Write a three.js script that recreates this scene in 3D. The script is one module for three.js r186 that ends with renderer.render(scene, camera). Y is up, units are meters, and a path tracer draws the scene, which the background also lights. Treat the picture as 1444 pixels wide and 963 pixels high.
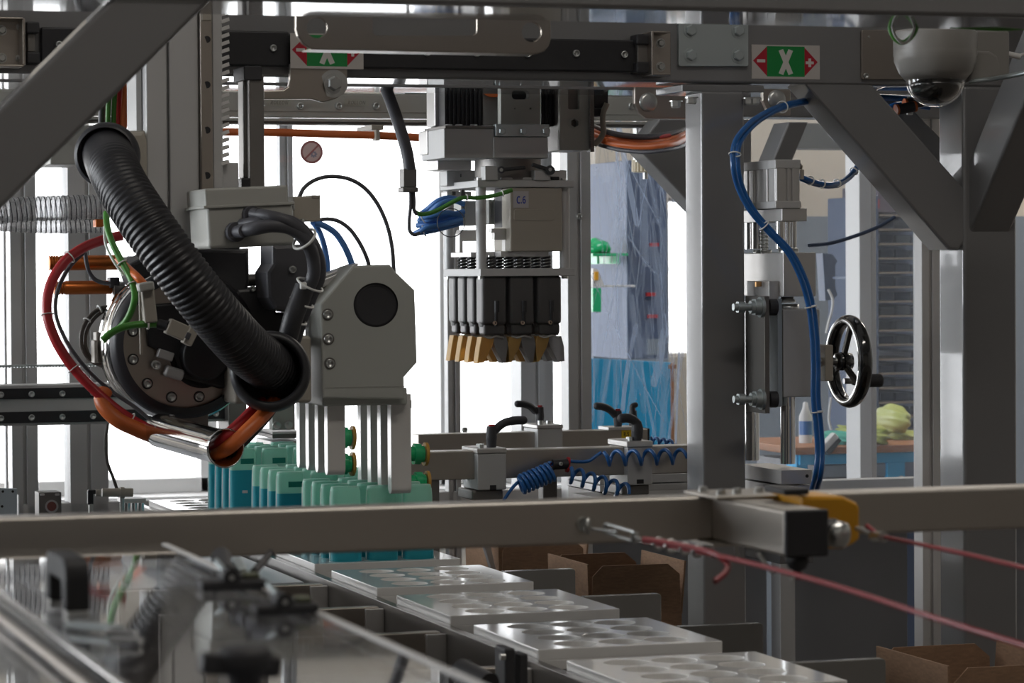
import * as THREE from 'three';
import { RoundedBoxGeometry } from 'three/addons/geometries/RoundedBoxGeometry.js';
import { mergeGeometries } from 'three/addons/utils/BufferGeometryUtils.js';
import { RectAreaLightUniformsLib } from 'three/addons/lights/RectAreaLightUniformsLib.js';

// ---------------------------------------------------------------- camera, sky, lights, exposure
const W = 1444, H = 963, F = 4209, EYE = 1.5;
const scene = new THREE.Scene();
const camera = new THREE.PerspectiveCamera(2 * Math.atan(H / 2 / F) * 180 / Math.PI, W / H, 0.1, 200);
camera.position.set(0, EYE, 0);
camera.rotation.order = 'YXZ';
camera.rotation.set(THREE.MathUtils.degToRad(-1.354), THREE.MathUtils.degToRad(-17.56), -0.0065);
camera.focus = 5.4;
camera.userData.fStop = 15;
camera.updateMatrixWorld(true);

const renderer = new THREE.WebGLRenderer({ antialias: true });
renderer.toneMapping = THREE.LinearToneMapping;
renderer.toneMappingExposure = 1.12;
renderer.shadowMap.enabled = true;
RectAreaLightUniformsLib.init();

scene.background = new THREE.Color().setRGB(4, 4, 4.02);   // bright overcast sky

// unseen ceiling lamps added as fill (fixture meshes are built with the room)
const FILL_LAMPS = [[1.2, 1.8, 4.2], [-1.8, 1.8, 4.2], [4.6, 1.8, 4.2], [1.4, -2.4, 11], [4.5, -8.6, 30], [6.7, -8.6, 30]];
for (const [lx, lz, power] of FILL_LAMPS) {
  const l = new THREE.RectAreaLight(new THREE.Color().setRGB(1, 0.93, 0.84), power, 1.5, 0.3);
  l.name = 'fill_ceiling_lamp'; l.position.set(lx, 3.86, lz); l.rotation.x = -Math.PI / 2; scene.add(l);
}

// unseen area light at the left windows, placed to brighten left faces
{
  const l = new THREE.RectAreaLight(new THREE.Color().setRGB(0.88, 0.94, 1), 9, 5, 2.6);
  l.name = 'unseen_left_light'; l.position.set(-5.95, 2.1, -7.2); l.rotation.y = -Math.PI / 2; scene.add(l);
}

// ---------------------------------------------------------------- helpers
const V = (x, y, z) => new THREE.Vector3(x, y, z);
const CAM = camera.position.clone();
function ray(px, py) { return V((px - W / 2) / F, -(py - H / 2) / F, -1).applyQuaternion(camera.quaternion); }
function P(px, py, D) { const r = ray(px, py); return CAM.clone().addScaledVector(r, D / -r.z); }        // point of the photograph on the plane z = -D
function atY(px, py, Y) { const r = ray(px, py); return CAM.clone().addScaledVector(r, (Y - EYE) / r.y); }
function MM(n, D, px = 722) { return P(px + n / 2, 480, D).x - P(px - n / 2, 480, D).x; }                  // n pixels across at that plane, in metres
let seed = 7;
const rnd = () => ((seed = (seed * 1664525 + 1013904223) >>> 0) / 4294967296);

function clean(g) {
  if (g.index) { const k = g.userData; g = g.toNonIndexed(); g.userData = k; }
  for (const n of Object.keys(g.attributes)) if (!['position', 'normal', 'uv'].includes(n)) g.deleteAttribute(n);
  if (!g.attributes.normal) g.computeVertexNormals();
  const p = g.attributes.position, n = g.attributes.normal;
  if (!g.userData.keepUV) {
    const uv = new Float32Array(p.count * 2);
    for (let i = 0; i < p.count; i++) {
      const ax = Math.abs(n.getX(i)), ay = Math.abs(n.getY(i)), az = Math.abs(n.getZ(i));
      if (ax >= ay && ax >= az) { uv[2 * i] = p.getZ(i); uv[2 * i + 1] = p.getY(i); }
      else if (ay >= az) { uv[2 * i] = p.getX(i); uv[2 * i + 1] = p.getZ(i); }
      else { uv[2 * i] = p.getX(i); uv[2 * i + 1] = p.getY(i); }
    }
    g.setAttribute('uv', new THREE.BufferAttribute(uv, 2));
  }
  return g;
}
function join(list) { const a = [].concat(list).flat(9).map(clean); return a.length === 1 ? a[0] : mergeGeometries(a, false); }
const used = {};
function numbered(n) { const k = used[n] = (used[n] ?? -1) + 1; return k ? n + '_' + String(k).padStart(3, '0') : n; }
const things = [];
function thing(name, label, category, group) {
  const o = new THREE.Group(); o.name = numbered(name); o.userData = { label, category };
  if (group) o.userData.group = group;
  scene.add(o); things.push(o); return o;
}
function part(t, name, geos, mat, label) {      // pieces that do not touch become parts of their own with the same name
  if (Array.isArray(geos)) {
    const list = geos.flat(9), box = list.map((g) => { g.computeBoundingBox(); return g.boundingBox.clone().expandByScalar(0.0006); }), id = list.map((_, i) => i);
    const root = (i) => { while (id[i] !== i) i = id[i]; return i; };
    for (let i = 0; i < list.length; i++) for (let j = 0; j < i; j++) if (box[i].intersectsBox(box[j])) id[root(i)] = root(j);
    const sets = {}; list.forEach((g, i) => (sets[root(i)] ??= []).push(g));
    const all = Object.values(sets).map((q) => piece(t, name, q, mat, label)); return all[0];
  }
  return piece(t, name, geos, mat, label);
}
function piece(t, name, geos, mat, label) {
  const m = new THREE.Mesh(join(geos), mat); m.name = name; m.castShadow = m.receiveShadow = true;
  if (label) m.userData.label = label;
  t.add(m); return m;
}
function solo(name, label, category, geos, mat, group) {
  const g = join(geos); g.computeBoundingBox(); const b = g.boundingBox, c = V((b.min.x + b.max.x) / 2, b.min.y, (b.min.z + b.max.z) / 2);
  g.translate(-c.x, -c.y, -c.z);
  const m = new THREE.Mesh(g, mat); m.name = numbered(name); m.position.copy(c); m.castShadow = m.receiveShadow = true;
  m.userData = { label, category }; if (group) m.userData.group = group;
  scene.add(m); return m;
}
function struct(name, geos, mat, parent) {
  const m = new THREE.Mesh(join(geos), mat); m.name = parent ? name : numbered(name); m.castShadow = m.receiveShadow = true;
  if (!parent) m.userData.kind = 'structure';
  (parent || scene).add(m); return m;
}
function structGroup(name) { const o = new THREE.Group(); o.name = numbered(name); o.userData.kind = 'structure'; scene.add(o); return o; }
function settle(o) {                                    // puts a thing's origin at its base
  const b = new THREE.Box3().setFromObject(o), c = V((b.min.x + b.max.x) / 2, b.min.y, (b.min.z + b.max.z) / 2);
  for (const k of o.children) k.position.sub(c);
  o.position.add(c); o.userData_settled = true; return o;
}
function copy(o, dx, dy, dz, label) {                   // a moved copy of a settled thing
  const c = o.clone(); c.name = numbered(o.name.replace(/_\d+$/, '')); c.position.add(V(dx, dy, dz)); c.userData = { ...o.userData };
  if (label) c.userData.label = label;
  scene.add(c); return c;
}

function attach(parent, o) { parent.add(o); delete o.userData.category; return o; }   // a group of sub-parts that belongs to its thing

// geometry in world coordinates
function bx(x0, x1, y0, y1, z0, z1, r = 0.0015, seg = 1) {
  const w = Math.abs(x1 - x0), h = Math.abs(y1 - y0), d = Math.abs(z1 - z0);
  const g = r > 0 ? new RoundedBoxGeometry(w, h, d, seg, Math.min(r, w / 2.05, h / 2.05, d / 2.05)) : new THREE.BoxGeometry(w, h, d);
  return g.translate((x0 + x1) / 2, (y0 + y1) / 2, (z0 + z1) / 2);
}
function pb(x0, y0, x1, y1, D, depth, r = 0.0015, seg = 1) {      // box whose front face is that rectangle of the photograph
  const xc = (x0 + x1) / 2, yc = (y0 + y1) / 2;
  return bx(P(x0, yc, D).x, P(x1, yc, D).x, P(xc, y1, D).y, P(xc, y0, D).y, -D - depth, -D, r, seg);
}
function obar(a, b, w, h, r = 0.004, up = V(0, 0, 1), seg = 2) {   // rectangular bar from a to b, w across "side", h along "up"
  const d = b.clone().sub(a), L = d.length(); d.normalize();
  const s = d.clone().cross(up).normalize(), u = s.clone().cross(d).normalize();
  const g = new RoundedBoxGeometry(w, L, h, seg, Math.min(r, w / 2.05, h / 2.05));
  const m = new THREE.Matrix4().makeBasis(s, d, u.clone().multiplyScalar(1)); 
  if (m.determinant() < 0) m.makeBasis(s.clone().negate(), d, u);
  g.applyMatrix4(m); const c = a.clone().add(b).multiplyScalar(0.5); return g.translate(c.x, c.y, c.z);
}
function rod(a, b, r, seg = 24, r2 = r, open = false) {
  const d = b.clone().sub(a), L = d.length(); const g = new THREE.CylinderGeometry(r2, r, L, seg, 1, open);
  g.applyQuaternion(new THREE.Quaternion().setFromUnitVectors(V(0, 1, 0), d.normalize()));
  const c = a.clone().add(b).multiplyScalar(0.5); return g.translate(c.x, c.y, c.z);
}
function lathe(profile, at, axis = V(0, 0, 1), seg = 28) {          // profile [[r, h], ...] turned about axis
  const g = new THREE.LatheGeometry(profile.map(([r, h]) => new THREE.Vector2(Math.max(r, 0), h)), seg);
  g.applyQuaternion(new THREE.Quaternion().setFromUnitVectors(V(0, 1, 0), axis.clone().normalize()));
  return g.translate(at.x, at.y, at.z);
}
function tube(pts, r, seg = 10, n = 0, closed = false) {
  const c = new THREE.CatmullRomCurve3(pts, closed, 'centripetal');
  return new THREE.TubeGeometry(c, Math.round(n || Math.max(12, pts.length * 10)), r, seg, closed);
}
function ptube(list, D, r, seg = 10, n = 0) { return tube(list.map(([x, y, d]) => P(x, y, d ?? D)), r, seg, n); }
function pex(list, D, depth, bevel = 0.0015, holes = []) {           // outline of the photograph's pixels on plane D, given depth away from us
  const pt = ([x, y]) => { const q = P(x, y, D); return new THREE.Vector2(q.x, q.y); };
  const s = new THREE.Shape(list.map(pt));
  for (const h of holes) s.holes.push(new THREE.Path(h.map(pt)));
  const b = Math.min(bevel, depth / 3);
  const g = new THREE.ExtrudeGeometry(s, { depth: depth - 2 * b, bevelEnabled: b > 0, bevelSize: b, bevelThickness: b, bevelOffset: -b, bevelSegments: 2, curveSegments: 12 });
  return g.translate(0, 0, -D - depth + b);
}
function circ(px, py, rx, n = 28, ry = rx) { const a = []; for (let i = 0; i < n; i++) a.push([px + rx * Math.cos(i / n * 2 * Math.PI), py + ry * Math.sin(i / n * 2 * Math.PI)]); return a; }
function rrect(x0, y0, x1, y1, r, n = 5) {
  const a = []; for (const [cx, cy, s] of [[x1 - r, y0 + r, -1], [x1 - r, y1 - r, 0], [x0 + r, y1 - r, 1], [x0 + r, y0 + r, 2]])
    for (let i = 0; i <= n; i++) { const t = (s + i / n) * Math.PI / 2; a.push([cx + r * Math.cos(t), cy + r * Math.sin(t)]); }
  return a;
}
// fasteners: axis points out of the surface
function socketBolt(c, r, axis = V(0, 0, 1), h = r * 1.1) {
  return [lathe([[0, h * 0.35], [r * 0.52, h * 0.35], [r * 0.52, h], [r * 0.85, h], [r, h * 0.85], [r, 0]], c, axis, 18)];
}
function hexBolt(c, r, axis = V(0, 0, 1), h = r * 0.9) {
  const g = [lathe([[0, h], [r * 0.8, h], [r, h * 0.8], [r, 0]], c, axis, 6), lathe([[0, h * 0.16], [r * 1.35, h * 0.16], [r * 1.35, 0]], c, axis, 20)];
  return g.map((q) => { const n = q.toNonIndexed(); n.computeVertexNormals(); return n; });
}
function helix(a, b, r, turns, rt, phase = 0, n = 14) {
  const d = b.clone().sub(a), u = d.clone().normalize(), s = V(0, 0, 1).cross(u).normalize(), t = u.clone().cross(s), pts = [];
  const N = Math.round(turns * n); for (let i = 0; i <= N; i++) { const k = i / N, w = phase + k * turns * 2 * Math.PI; pts.push(a.clone().addScaledVector(d, k).addScaledVector(s, r * Math.cos(w)).addScaledVector(t, r * Math.sin(w))); }
  return pts;
}
function ringAround(c, dir, r, rt = 0.0012) { const g = new THREE.TorusGeometry(r, rt, 6, 20); g.applyQuaternion(new THREE.Quaternion().setFromUnitVectors(V(0, 0, 1), dir.clone().normalize())); return g.translate(c.x, c.y, c.z); }
function tie(list, k, r, rt = 0.0012, D) {             // a cable tie round a cable whose pixels are listed, at share k of its length
  const c = new THREE.CatmullRomCurve3(list.map(([x, y, d]) => P(x, y, d ?? D)), false, 'centripetal'); return ringAround(c.getPointAt(k), c.getTangentAt(k), r, rt);
}

// ---------------------------------------------------------------- textures and materials
function dataTex(n, f, srgb = false) {
  const d = new Uint8Array(n * n * 4);
  for (let j = 0; j < n; j++) for (let i = 0; i < n; i++) { const c = f(i / n, j / n, i, j); for (let k = 0; k < 3; k++) d[(j * n + i) * 4 + k] = Math.max(0, Math.min(255, 255 * (c[k] ?? c[0]))); d[(j * n + i) * 4 + 3] = 255; }
  const t = new THREE.DataTexture(d, n, n); t.wrapS = t.wrapT = THREE.RepeatWrapping; t.magFilter = THREE.LinearFilter; t.minFilter = THREE.LinearMipmapLinearFilter; t.generateMipmaps = true;
  if (srgb) t.colorSpace = THREE.SRGBColorSpace; t.needsUpdate = true; return t;
}
function grid(n) { const a = new Float32Array(n * n); for (let i = 0; i < a.length; i++) a[i] = rnd(); return (u, v) => { let x = ((u % 1) + 1) % 1 * n, y = ((v % 1) + 1) % 1 * n, i = Math.floor(x), j = Math.floor(y), fx = x - i, fy = y - j; fx = fx * fx * (3 - 2 * fx); fy = fy * fy * (3 - 2 * fy); const q = (p, r) => a[((r + n) % n) * n + (p + n) % n]; return (q(i, j) * (1 - fx) + q(i + 1, j) * fx) * (1 - fy) + (q(i, j + 1) * (1 - fx) + q(i + 1, j + 1) * fx) * fy; }; }
const n8 = grid(8), n32 = grid(32), n128 = grid(128);
const fbm = (u, v) => 0.5 * n8(u, v) + 0.3 * n32(u, v) + 0.2 * n128(u, v);
const rep = (t, s, s2 = s) => { const c = t.clone(); c.repeat.set(s, s2); c.needsUpdate = true; return c; };
const brushedX = dataTex(256, (u, v, i, j) => [0.35 + 0.25 * n128(u * 0.05, v) + 0.25 * n32(u * 0.2, v * 2.3) + 0.15 * n8(u, v)]);
const peel = dataTex(256, (u, v) => [0.5 * n32(u, v) + 0.5 * n128(u, v)]);
const smudge = dataTex(256, (u, v) => [0.25 + 0.5 * fbm(u, v)]);
const kraft = dataTex(256, (u, v, i, j) => { const k = 0.8 + 0.2 * n128(u * 0.25, v) * 0.6 + 0.1 * fbm(u, v) + (rnd() - 0.5) * 0.05; return [0.62 * k, 0.49 * k, 0.385 * k]; }, true);
const woodTex = dataTex(256, (u, v) => { const k = 0.75 + 0.25 * n32(u * 0.2, v * 3) + 0.1 * n128(u * 0.3, v * 2); return [0.66 * k, 0.45 * k, 0.30 * k]; }, true);
const foilTex = dataTex(256, (u, v) => [Math.abs(n32(u, v) - 0.5) * 1.2 + Math.abs(n8(u, v) - 0.5) * 0.9 + 0.3 * n128(u, v)]);
const L = (r, g = r, b = r) => new THREE.Color().setRGB(r, g, b);
const std = (o) => new THREE.MeshStandardMaterial(o), phy = (o) => new THREE.MeshPhysicalMaterial(o);
const M = {
  paint: phy({ color: L(0.185, 0.185, 0.19), roughness: 0.4, metalness: 0.15, clearcoat: 1, clearcoatRoughness: 0.05, bumpMap: rep(peel, 2), bumpScale: 0.00002 }),
  paintDark: phy({ color: L(0.12, 0.12, 0.125), roughness: 0.4, metalness: 0.2, clearcoat: 0.6, clearcoatRoughness: 0.15 }),
  steel: std({ color: L(0.50, 0.47, 0.43), metalness: 1, roughness: 0.36, roughnessMap: null, bumpMap: rep(brushedX, 4), bumpScale: 0.000025 }),
  plateSteel: std({ color: L(0.40, 0.36, 0.32), metalness: 1, roughness: 0.34, bumpMap: rep(brushedX, 4), bumpScale: 0.00002 }),
  alu: std({ color: L(0.62, 0.61, 0.60), metalness: 0.85, roughness: 0.42, bumpMap: rep(brushedX, 4), bumpScale: 0.00002 }),
  aluMatte: std({ color: L(0.50, 0.50, 0.50), metalness: 0.45, roughness: 0.55 }),
  aluDark: std({ color: L(0.20, 0.19, 0.18), metalness: 0.7, roughness: 0.42 }),
  profile: std({ color: L(0.52, 0.52, 0.52), metalness: 0.5, roughness: 0.45 }),
  chrome: std({ color: L(0.78, 0.78, 0.78), metalness: 1, roughness: 0.1 }),
  bolt: std({ color: L(0.55, 0.56, 0.55), metalness: 1, roughness: 0.28 }),
  zinc: std({ color: L(0.45, 0.50, 0.51), metalness: 0.75, roughness: 0.38, bumpMap: rep(smudge, 4), bumpScale: 0.00005 }),
  black: std({ color: L(0.018, 0.018, 0.021), roughness: 0.4 }),
  blackMatte: std({ color: L(0.03, 0.03, 0.034), roughness: 0.6 }),
  blackGloss: phy({ color: L(0.006), roughness: 0.12, clearcoat: 1, clearcoatRoughness: 0.05 }),
  rubber: std({ color: L(0.028, 0.028, 0.032), roughness: 0.45 }),
  cableGrey: std({ color: L(0.07, 0.07, 0.08), roughness: 0.5 }),
  cableBrown: std({ color: L(0.08, 0.065, 0.055), roughness: 0.5 }),
  white: phy({ color: L(0.72, 0.71, 0.69), roughness: 0.3, clearcoat: 1, clearcoatRoughness: 0.09, bumpMap: rep(smudge, 2), bumpScale: 0.00002 }),
  pom: std({ color: L(0.40, 0.41, 0.38), roughness: 0.5 }),
  pomFin: phy({ color: L(0.6, 0.59, 0.57), roughness: 0.4, clearcoat: 1, clearcoatRoughness: 0.12 }),
  greyBox: std({ color: L(0.40, 0.40, 0.37), roughness: 0.5 }),
  beige: std({ color: L(0.36, 0.33, 0.28), roughness: 0.45 }),
  camWhite: std({ color: L(0.23, 0.22, 0.205), roughness: 0.4 }),
  red: std({ color: L(0.42, 0.02, 0.025), roughness: 0.35 }),
  redRope: phy({ color: L(0.27, 0.02, 0.028), roughness: 0.35, clearcoat: 0.3 }),
  orange: std({ color: L(0.62, 0.14, 0.03), roughness: 0.4 }),
  orangeAnod: std({ color: L(0.60, 0.17, 0.04), metalness: 0.8, roughness: 0.3 }),
  green: std({ color: L(0.06, 0.25, 0.03), roughness: 0.4 }),
  greenBright: phy({ color: L(0.01, 0.42, 0.16), roughness: 0.25, clearcoat: 0.5 }),
  blue: phy({ color: L(0.01, 0.11, 0.36), roughness: 0.3, clearcoat: 0.3 }),
  blueSheath: std({ color: L(0.07, 0.20, 0.50), roughness: 0.5 }),
  yellow: std({ color: L(0.68, 0.32, 0.01), roughness: 0.4 }),
  amber: std({ color: L(0.50, 0.26, 0.04), roughness: 0.4 }),
  ochre: phy({ color: L(0.72, 0.46, 0.14), roughness: 0.6, transmission: 0.45, thickness: 0 }),
  smoke: phy({ color: L(0.35, 0.34, 0.34), roughness: 0.6, transmission: 0.4, thickness: 0 }),
  tie: std({ color: L(0.75, 0.75, 0.72), roughness: 0.4 }),
  kraft: std({ color: 0xffffff, map: rep(kraft, 3), roughness: 0.85 }),
  wood: std({ color: 0xffffff, map: rep(woodTex, 1.2), roughness: 0.6 }),
  benchBlue: std({ color: L(0.008, 0.36, 0.68), roughness: 0.45 }),
  foil: phy({ color: L(0.88, 0.88, 0.89), roughness: 0.55, transmission: 0.75, thickness: 0, bumpMap: rep(foilTex, 9), bumpScale: 0.003 }),
  railSteel: std({ color: L(0.26, 0.25, 0.24), metalness: 1, roughness: 0.3 }),
  armGrey: std({ color: L(0.24, 0.235, 0.225), metalness: 0.5, roughness: 0.25 }),
  paleZinc: std({ color: L(0.55, 0.63, 0.68), roughness: 0.45 }),
  gripBlack: std({ color: L(0.012, 0.012, 0.014), roughness: 0.6 }),
  shelfEdge: std({ color: L(0.2, 0.165, 0.135), roughness: 0.6 }),
  haze: phy({ color: L(0.75, 0.83, 0.95), roughness: 1, transmission: 0.5, thickness: 0, transparent: true, opacity: 0.07 }),
  glass: phy({ color: L(1, 1, 1), roughness: 0.0, transmission: 1, thickness: 0, ior: 1.45 }),
  poly: phy({ color: L(0.95, 0.96, 0.97), roughness: 0.02, transmission: 1, thickness: 0, ior: 1.5 }),
  tubeDark: std({ color: L(0.07, 0.066, 0.066), roughness: 0.38 }),
  bottleTop: phy({ color: L(0.52, 0.88, 0.76), roughness: 0.7, transmission: 0.6, thickness: 0 }),
  bottleTeal: phy({ color: L(0.01, 0.50, 0.60), roughness: 0.7, transmission: 0.55, thickness: 0 }),
  bottleEdge: phy({ color: L(0.80, 0.90, 0.86), roughness: 0.4, transmission: 0.4, thickness: 0 }),
  floor: std({ color: L(0.20, 0.18, 0.165), roughness: 0.5, bumpMap: rep(smudge, 1), bumpScale: 0.001 }),
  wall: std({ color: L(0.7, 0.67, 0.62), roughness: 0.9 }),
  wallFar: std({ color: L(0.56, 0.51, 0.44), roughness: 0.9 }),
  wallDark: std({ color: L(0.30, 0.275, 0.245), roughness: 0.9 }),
  ceil: std({ color: L(0.42, 0.41, 0.4), roughness: 0.9 }),
  dado: std({ color: L(0.2, 0.235, 0.28), roughness: 0.6 }),
  navy: std({ color: L(0.06, 0.088, 0.155), roughness: 0.5 }),
  panelGrey: std({ color: L(0.18, 0.185, 0.20), roughness: 0.5, metalness: 0.1 }),
  frameWhite: std({ color: L(0.62, 0.61, 0.60), roughness: 0.5 }),
};
function canvasMat(w, h, draw, o = {}) {
  const c = document.createElement('canvas'); c.width = w; c.height = h; draw(c.getContext('2d'), w, h);
  const t = new THREE.CanvasTexture(c); t.colorSpace = THREE.SRGBColorSpace; return std({ color: 0xffffff, map: t, roughness: 0.45, ...o });
}
function decal(x0, y0, x1, y1, D, th = 0.001) { const g = pb(x0, y0, x1, y1, D, th, 0); g.userData.keepUV = true; return g; }
// ---------------------------------------------------------------- the hall
const BW = 10.5, ZB = -BW;                                  // back wall plane
struct('floor', bx(-6, 9, -0.1, 0, ZB - 0.3, 4.5, 0), M.floor);
struct('ceiling', bx(-6, 9, 4, 4.15, ZB - 0.3, 4.5, 0), M.ceil);
struct('wall_front', bx(-6, 9, 0, 4, 4.3, 4.5, 0), M.wallDark);  // behind the camera, coloured dark so front faces stay dim
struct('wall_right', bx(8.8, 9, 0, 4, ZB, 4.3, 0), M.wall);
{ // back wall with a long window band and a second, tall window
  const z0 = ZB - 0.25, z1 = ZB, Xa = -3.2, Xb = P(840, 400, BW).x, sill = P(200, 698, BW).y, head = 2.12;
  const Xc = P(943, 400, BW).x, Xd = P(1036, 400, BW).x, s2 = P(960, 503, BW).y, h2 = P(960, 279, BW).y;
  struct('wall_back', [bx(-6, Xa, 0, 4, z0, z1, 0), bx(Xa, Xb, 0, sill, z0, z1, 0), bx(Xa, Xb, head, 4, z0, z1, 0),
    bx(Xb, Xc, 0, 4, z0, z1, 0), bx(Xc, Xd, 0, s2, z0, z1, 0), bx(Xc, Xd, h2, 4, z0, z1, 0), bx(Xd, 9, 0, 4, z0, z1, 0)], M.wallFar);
  const w1 = structGroup('window_1');
  struct('window_frame', [bx(Xa, Xb, sill, sill + 0.05, z0 + 0.08, z0 + 0.16), bx(Xa, Xb, head - 0.06, head, z0 + 0.08, z0 + 0.16), ...[Xa + 0.03, -1.2, 0.3, P(122, 400, BW).x, P(300, 400, BW).x, P(641, 400, BW).x, P(757, 400, BW).x, Xb - 0.03].map((x) => bx(x - 0.03, x + 0.03, sill, head, z0 + 0.08, z0 + 0.16))], M.frameWhite, w1);
  struct('pane', bx(Xa, Xb, sill, head, z0 + 0.118, z0 + 0.122, 0), M.glass, w1);
  struct('window_sill', bx(Xa - 0.05, Xb, sill - 0.04, sill, ZB - 0.1, ZB + 0.12), M.frameWhite, w1);
  const w2 = structGroup('window_2');
  struct('window_frame', [bx(Xc, Xd, s2, s2 + 0.012, z0, z1 - 0.05), bx(Xc, Xc + 0.012, s2, h2, z0, z1 - 0.05), bx(Xd - 0.03, Xd, s2, h2, z0, z1 - 0.05), bx(Xc, Xd, h2 - 0.012, h2, z0, z1 - 0.05)], M.frameWhite, w2);
  struct('pane', bx(Xc, Xd, s2, h2, z0 + 0.118, z0 + 0.122, 0), M.glass, w2);
}
{ // left wall, out of view; its windows are placed to light left sides
  const x0 = -6.2, x1 = -6, a = -9.7, b = -4.7, sill = 0.9, head = 3.3;
  struct('wall_left', [bx(x0, x1, 0, sill, ZB, 4.3, 0), bx(x0, x1, head, 4, ZB, 4.3, 0), bx(x0, x1, sill, head, ZB, a, 0), bx(x0, x1, sill, head, b, 4.3, 0)], M.wall);
  const w3 = structGroup('window_3');
  struct('window_frame', [bx(x0 + 0.05, x0 + 0.13, sill, sill + 0.06, a, b), bx(x0 + 0.05, x0 + 0.13, head - 0.06, head, a, b), ...[-9.67, -8.2, -6.2, -4.73].map((z) => bx(x0 + 0.05, x0 + 0.13, sill, head, z - 0.04, z + 0.04))], M.frameWhite, w3);
  struct('pane', bx(x0 + 0.088, x0 + 0.092, sill, head, a, b, 0), M.glass, w3);
}
const fillLampGlow = std({ color: L(0.8), roughness: 0.6, emissive: L(1, 0.93, 0.84), emissiveIntensity: 2 });
FILL_LAMPS.forEach(([x, z], i) => {  // fixtures of the unseen fill lamps
  const t = thing('fill_ceiling_light', ['unseen flat fill light on the ceiling above the camera, centre of the front row', 'unseen flat fill light on the ceiling of the hall, far left', 'unseen flat fill light on the ceiling of the hall, right', 'unseen flat fill light on the ceiling over the front of the machine', 'unseen flat fill light on the ceiling over the left end of the work bench', 'unseen flat fill light on the ceiling over the right end of the work bench'][i], 'lamp');
  part(t, 'housing', bx(x - 0.8, x + 0.8, 3.9, 4, z - 0.2, z + 0.2, 0.01), M.frameWhite);
  part(t, 'diffuser', bx(x - 0.76, x + 0.76, 3.875, 3.9, z - 0.16, z + 0.16, 0), fillLampGlow);
  settle(t);
});
// grey-blue lower wall at the back right
struct('trim_1', bx(P(836, 400, 10.45).x, P(942, 400, 10.45).x, 0, P(860, 303, 10.45).y, -10.5, -10.45, 0), M.dado);
struct('trim_2', bx(P(1040, 400, 10.45).x, 8.8, 0, P(1200, 305, 10.45).y, -10.5, -10.45, 0), M.dado);
{ // tall dark blue cabinet
  const t = thing('tall_cabinet', 'tall dark blue cabinet seen through the scratched clear panel', 'cabinet');
  part(t, 'body', pb(884, 226, 941, 506, 10.0, 0.4, 0.004), M.navy);
  for (const [y, x0, x1] of [[345, 917, 929], [415, 912, 925], [446, 914, 928]]) part(t, 'red_label', pb(x0, y - 2.5, x1, y + 2.5, 9.99, 0.01, 0), M.red);
  part(t, 'white_label', pb(913, 478, 938, 500, 9.99, 0.01, 0), M.dado, 'pale grey sheet');
  settle(t);
}
{
  const t = thing('wall_shelf', 'bright green shelf with a green bag at the back wall', 'shelf');
  part(t, 'board', pb(836, 357, 886, 361, 9.9, 0.25), M.greenBright);
  part(t, 'bracket', [pb(842, 361, 845, 372, 9.95, 0.3), pb(872, 361, 875, 372, 9.95, 0.3)], M.greenBright);
  settle(t);
  const s = new THREE.SphereGeometry(1, 20, 14); { const p = s.attributes.position; for (let i = 0; i < p.count; i++) { const k = 1 + 0.14 * Math.sin(5 * p.getX(i) + 3 * p.getY(i)) + 0.1 * Math.sin(9 * p.getZ(i)); p.setXYZ(i, p.getX(i) * k, Math.max(p.getY(i) * k, -0.7), p.getZ(i) * k); } s.computeVertexNormals(); }
  const c = P(850, 345, 9.95); s.scale(MM(19, 9.95, 850), 0.03, 0.07).translate(c.x, P(850, 357, 9.95).y + 0.021, -10.02);
  solo('green_bag', 'crumpled green bag lying on the green wall shelf', 'bag', s, M.greenBright);
}
{
  const t = thing('wall_board', 'pale notice board with yellow note below the green shelf', 'board');
  part(t, 'sheet', pex([[836, 378], [843, 380], [852, 402], [836, 402]], 9.9, 0.02, 0), M.frameWhite);
  part(t, 'note', pb(839, 383, 844, 395, 9.89, 0.01, 0), M.yellow);
  part(t, 'rail', pb(836, 402, 896, 405, 9.9, 0.03), M.frameWhite);
  part(t, 'green_pocket', pb(836, 406, 848, 440, 9.9, 0.03), M.greenBright);
  settle(t);
}
{
  const t = thing('blue_screen', 'bright blue partition board with wooden edge post behind the clamp levers', 'partition');
  part(t, 'board', pex([[800, 503.5], [946, 511], [946, 1082], [800, 1082]], 9.0, 0.03), M.benchBlue);
  part(t, 'edge_post', pb(946, 512, 952, 1082, 9.0, 0.05), M.wood);
  part(t, 'cap', pb(944, 514, 954, 520, 8.99, 0.07), M.wood);
  part(t, 'foot', pb(930, 1078, 968, 1086, 8.9, 0.4), M.wood);
  settle(t);
}
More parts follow.
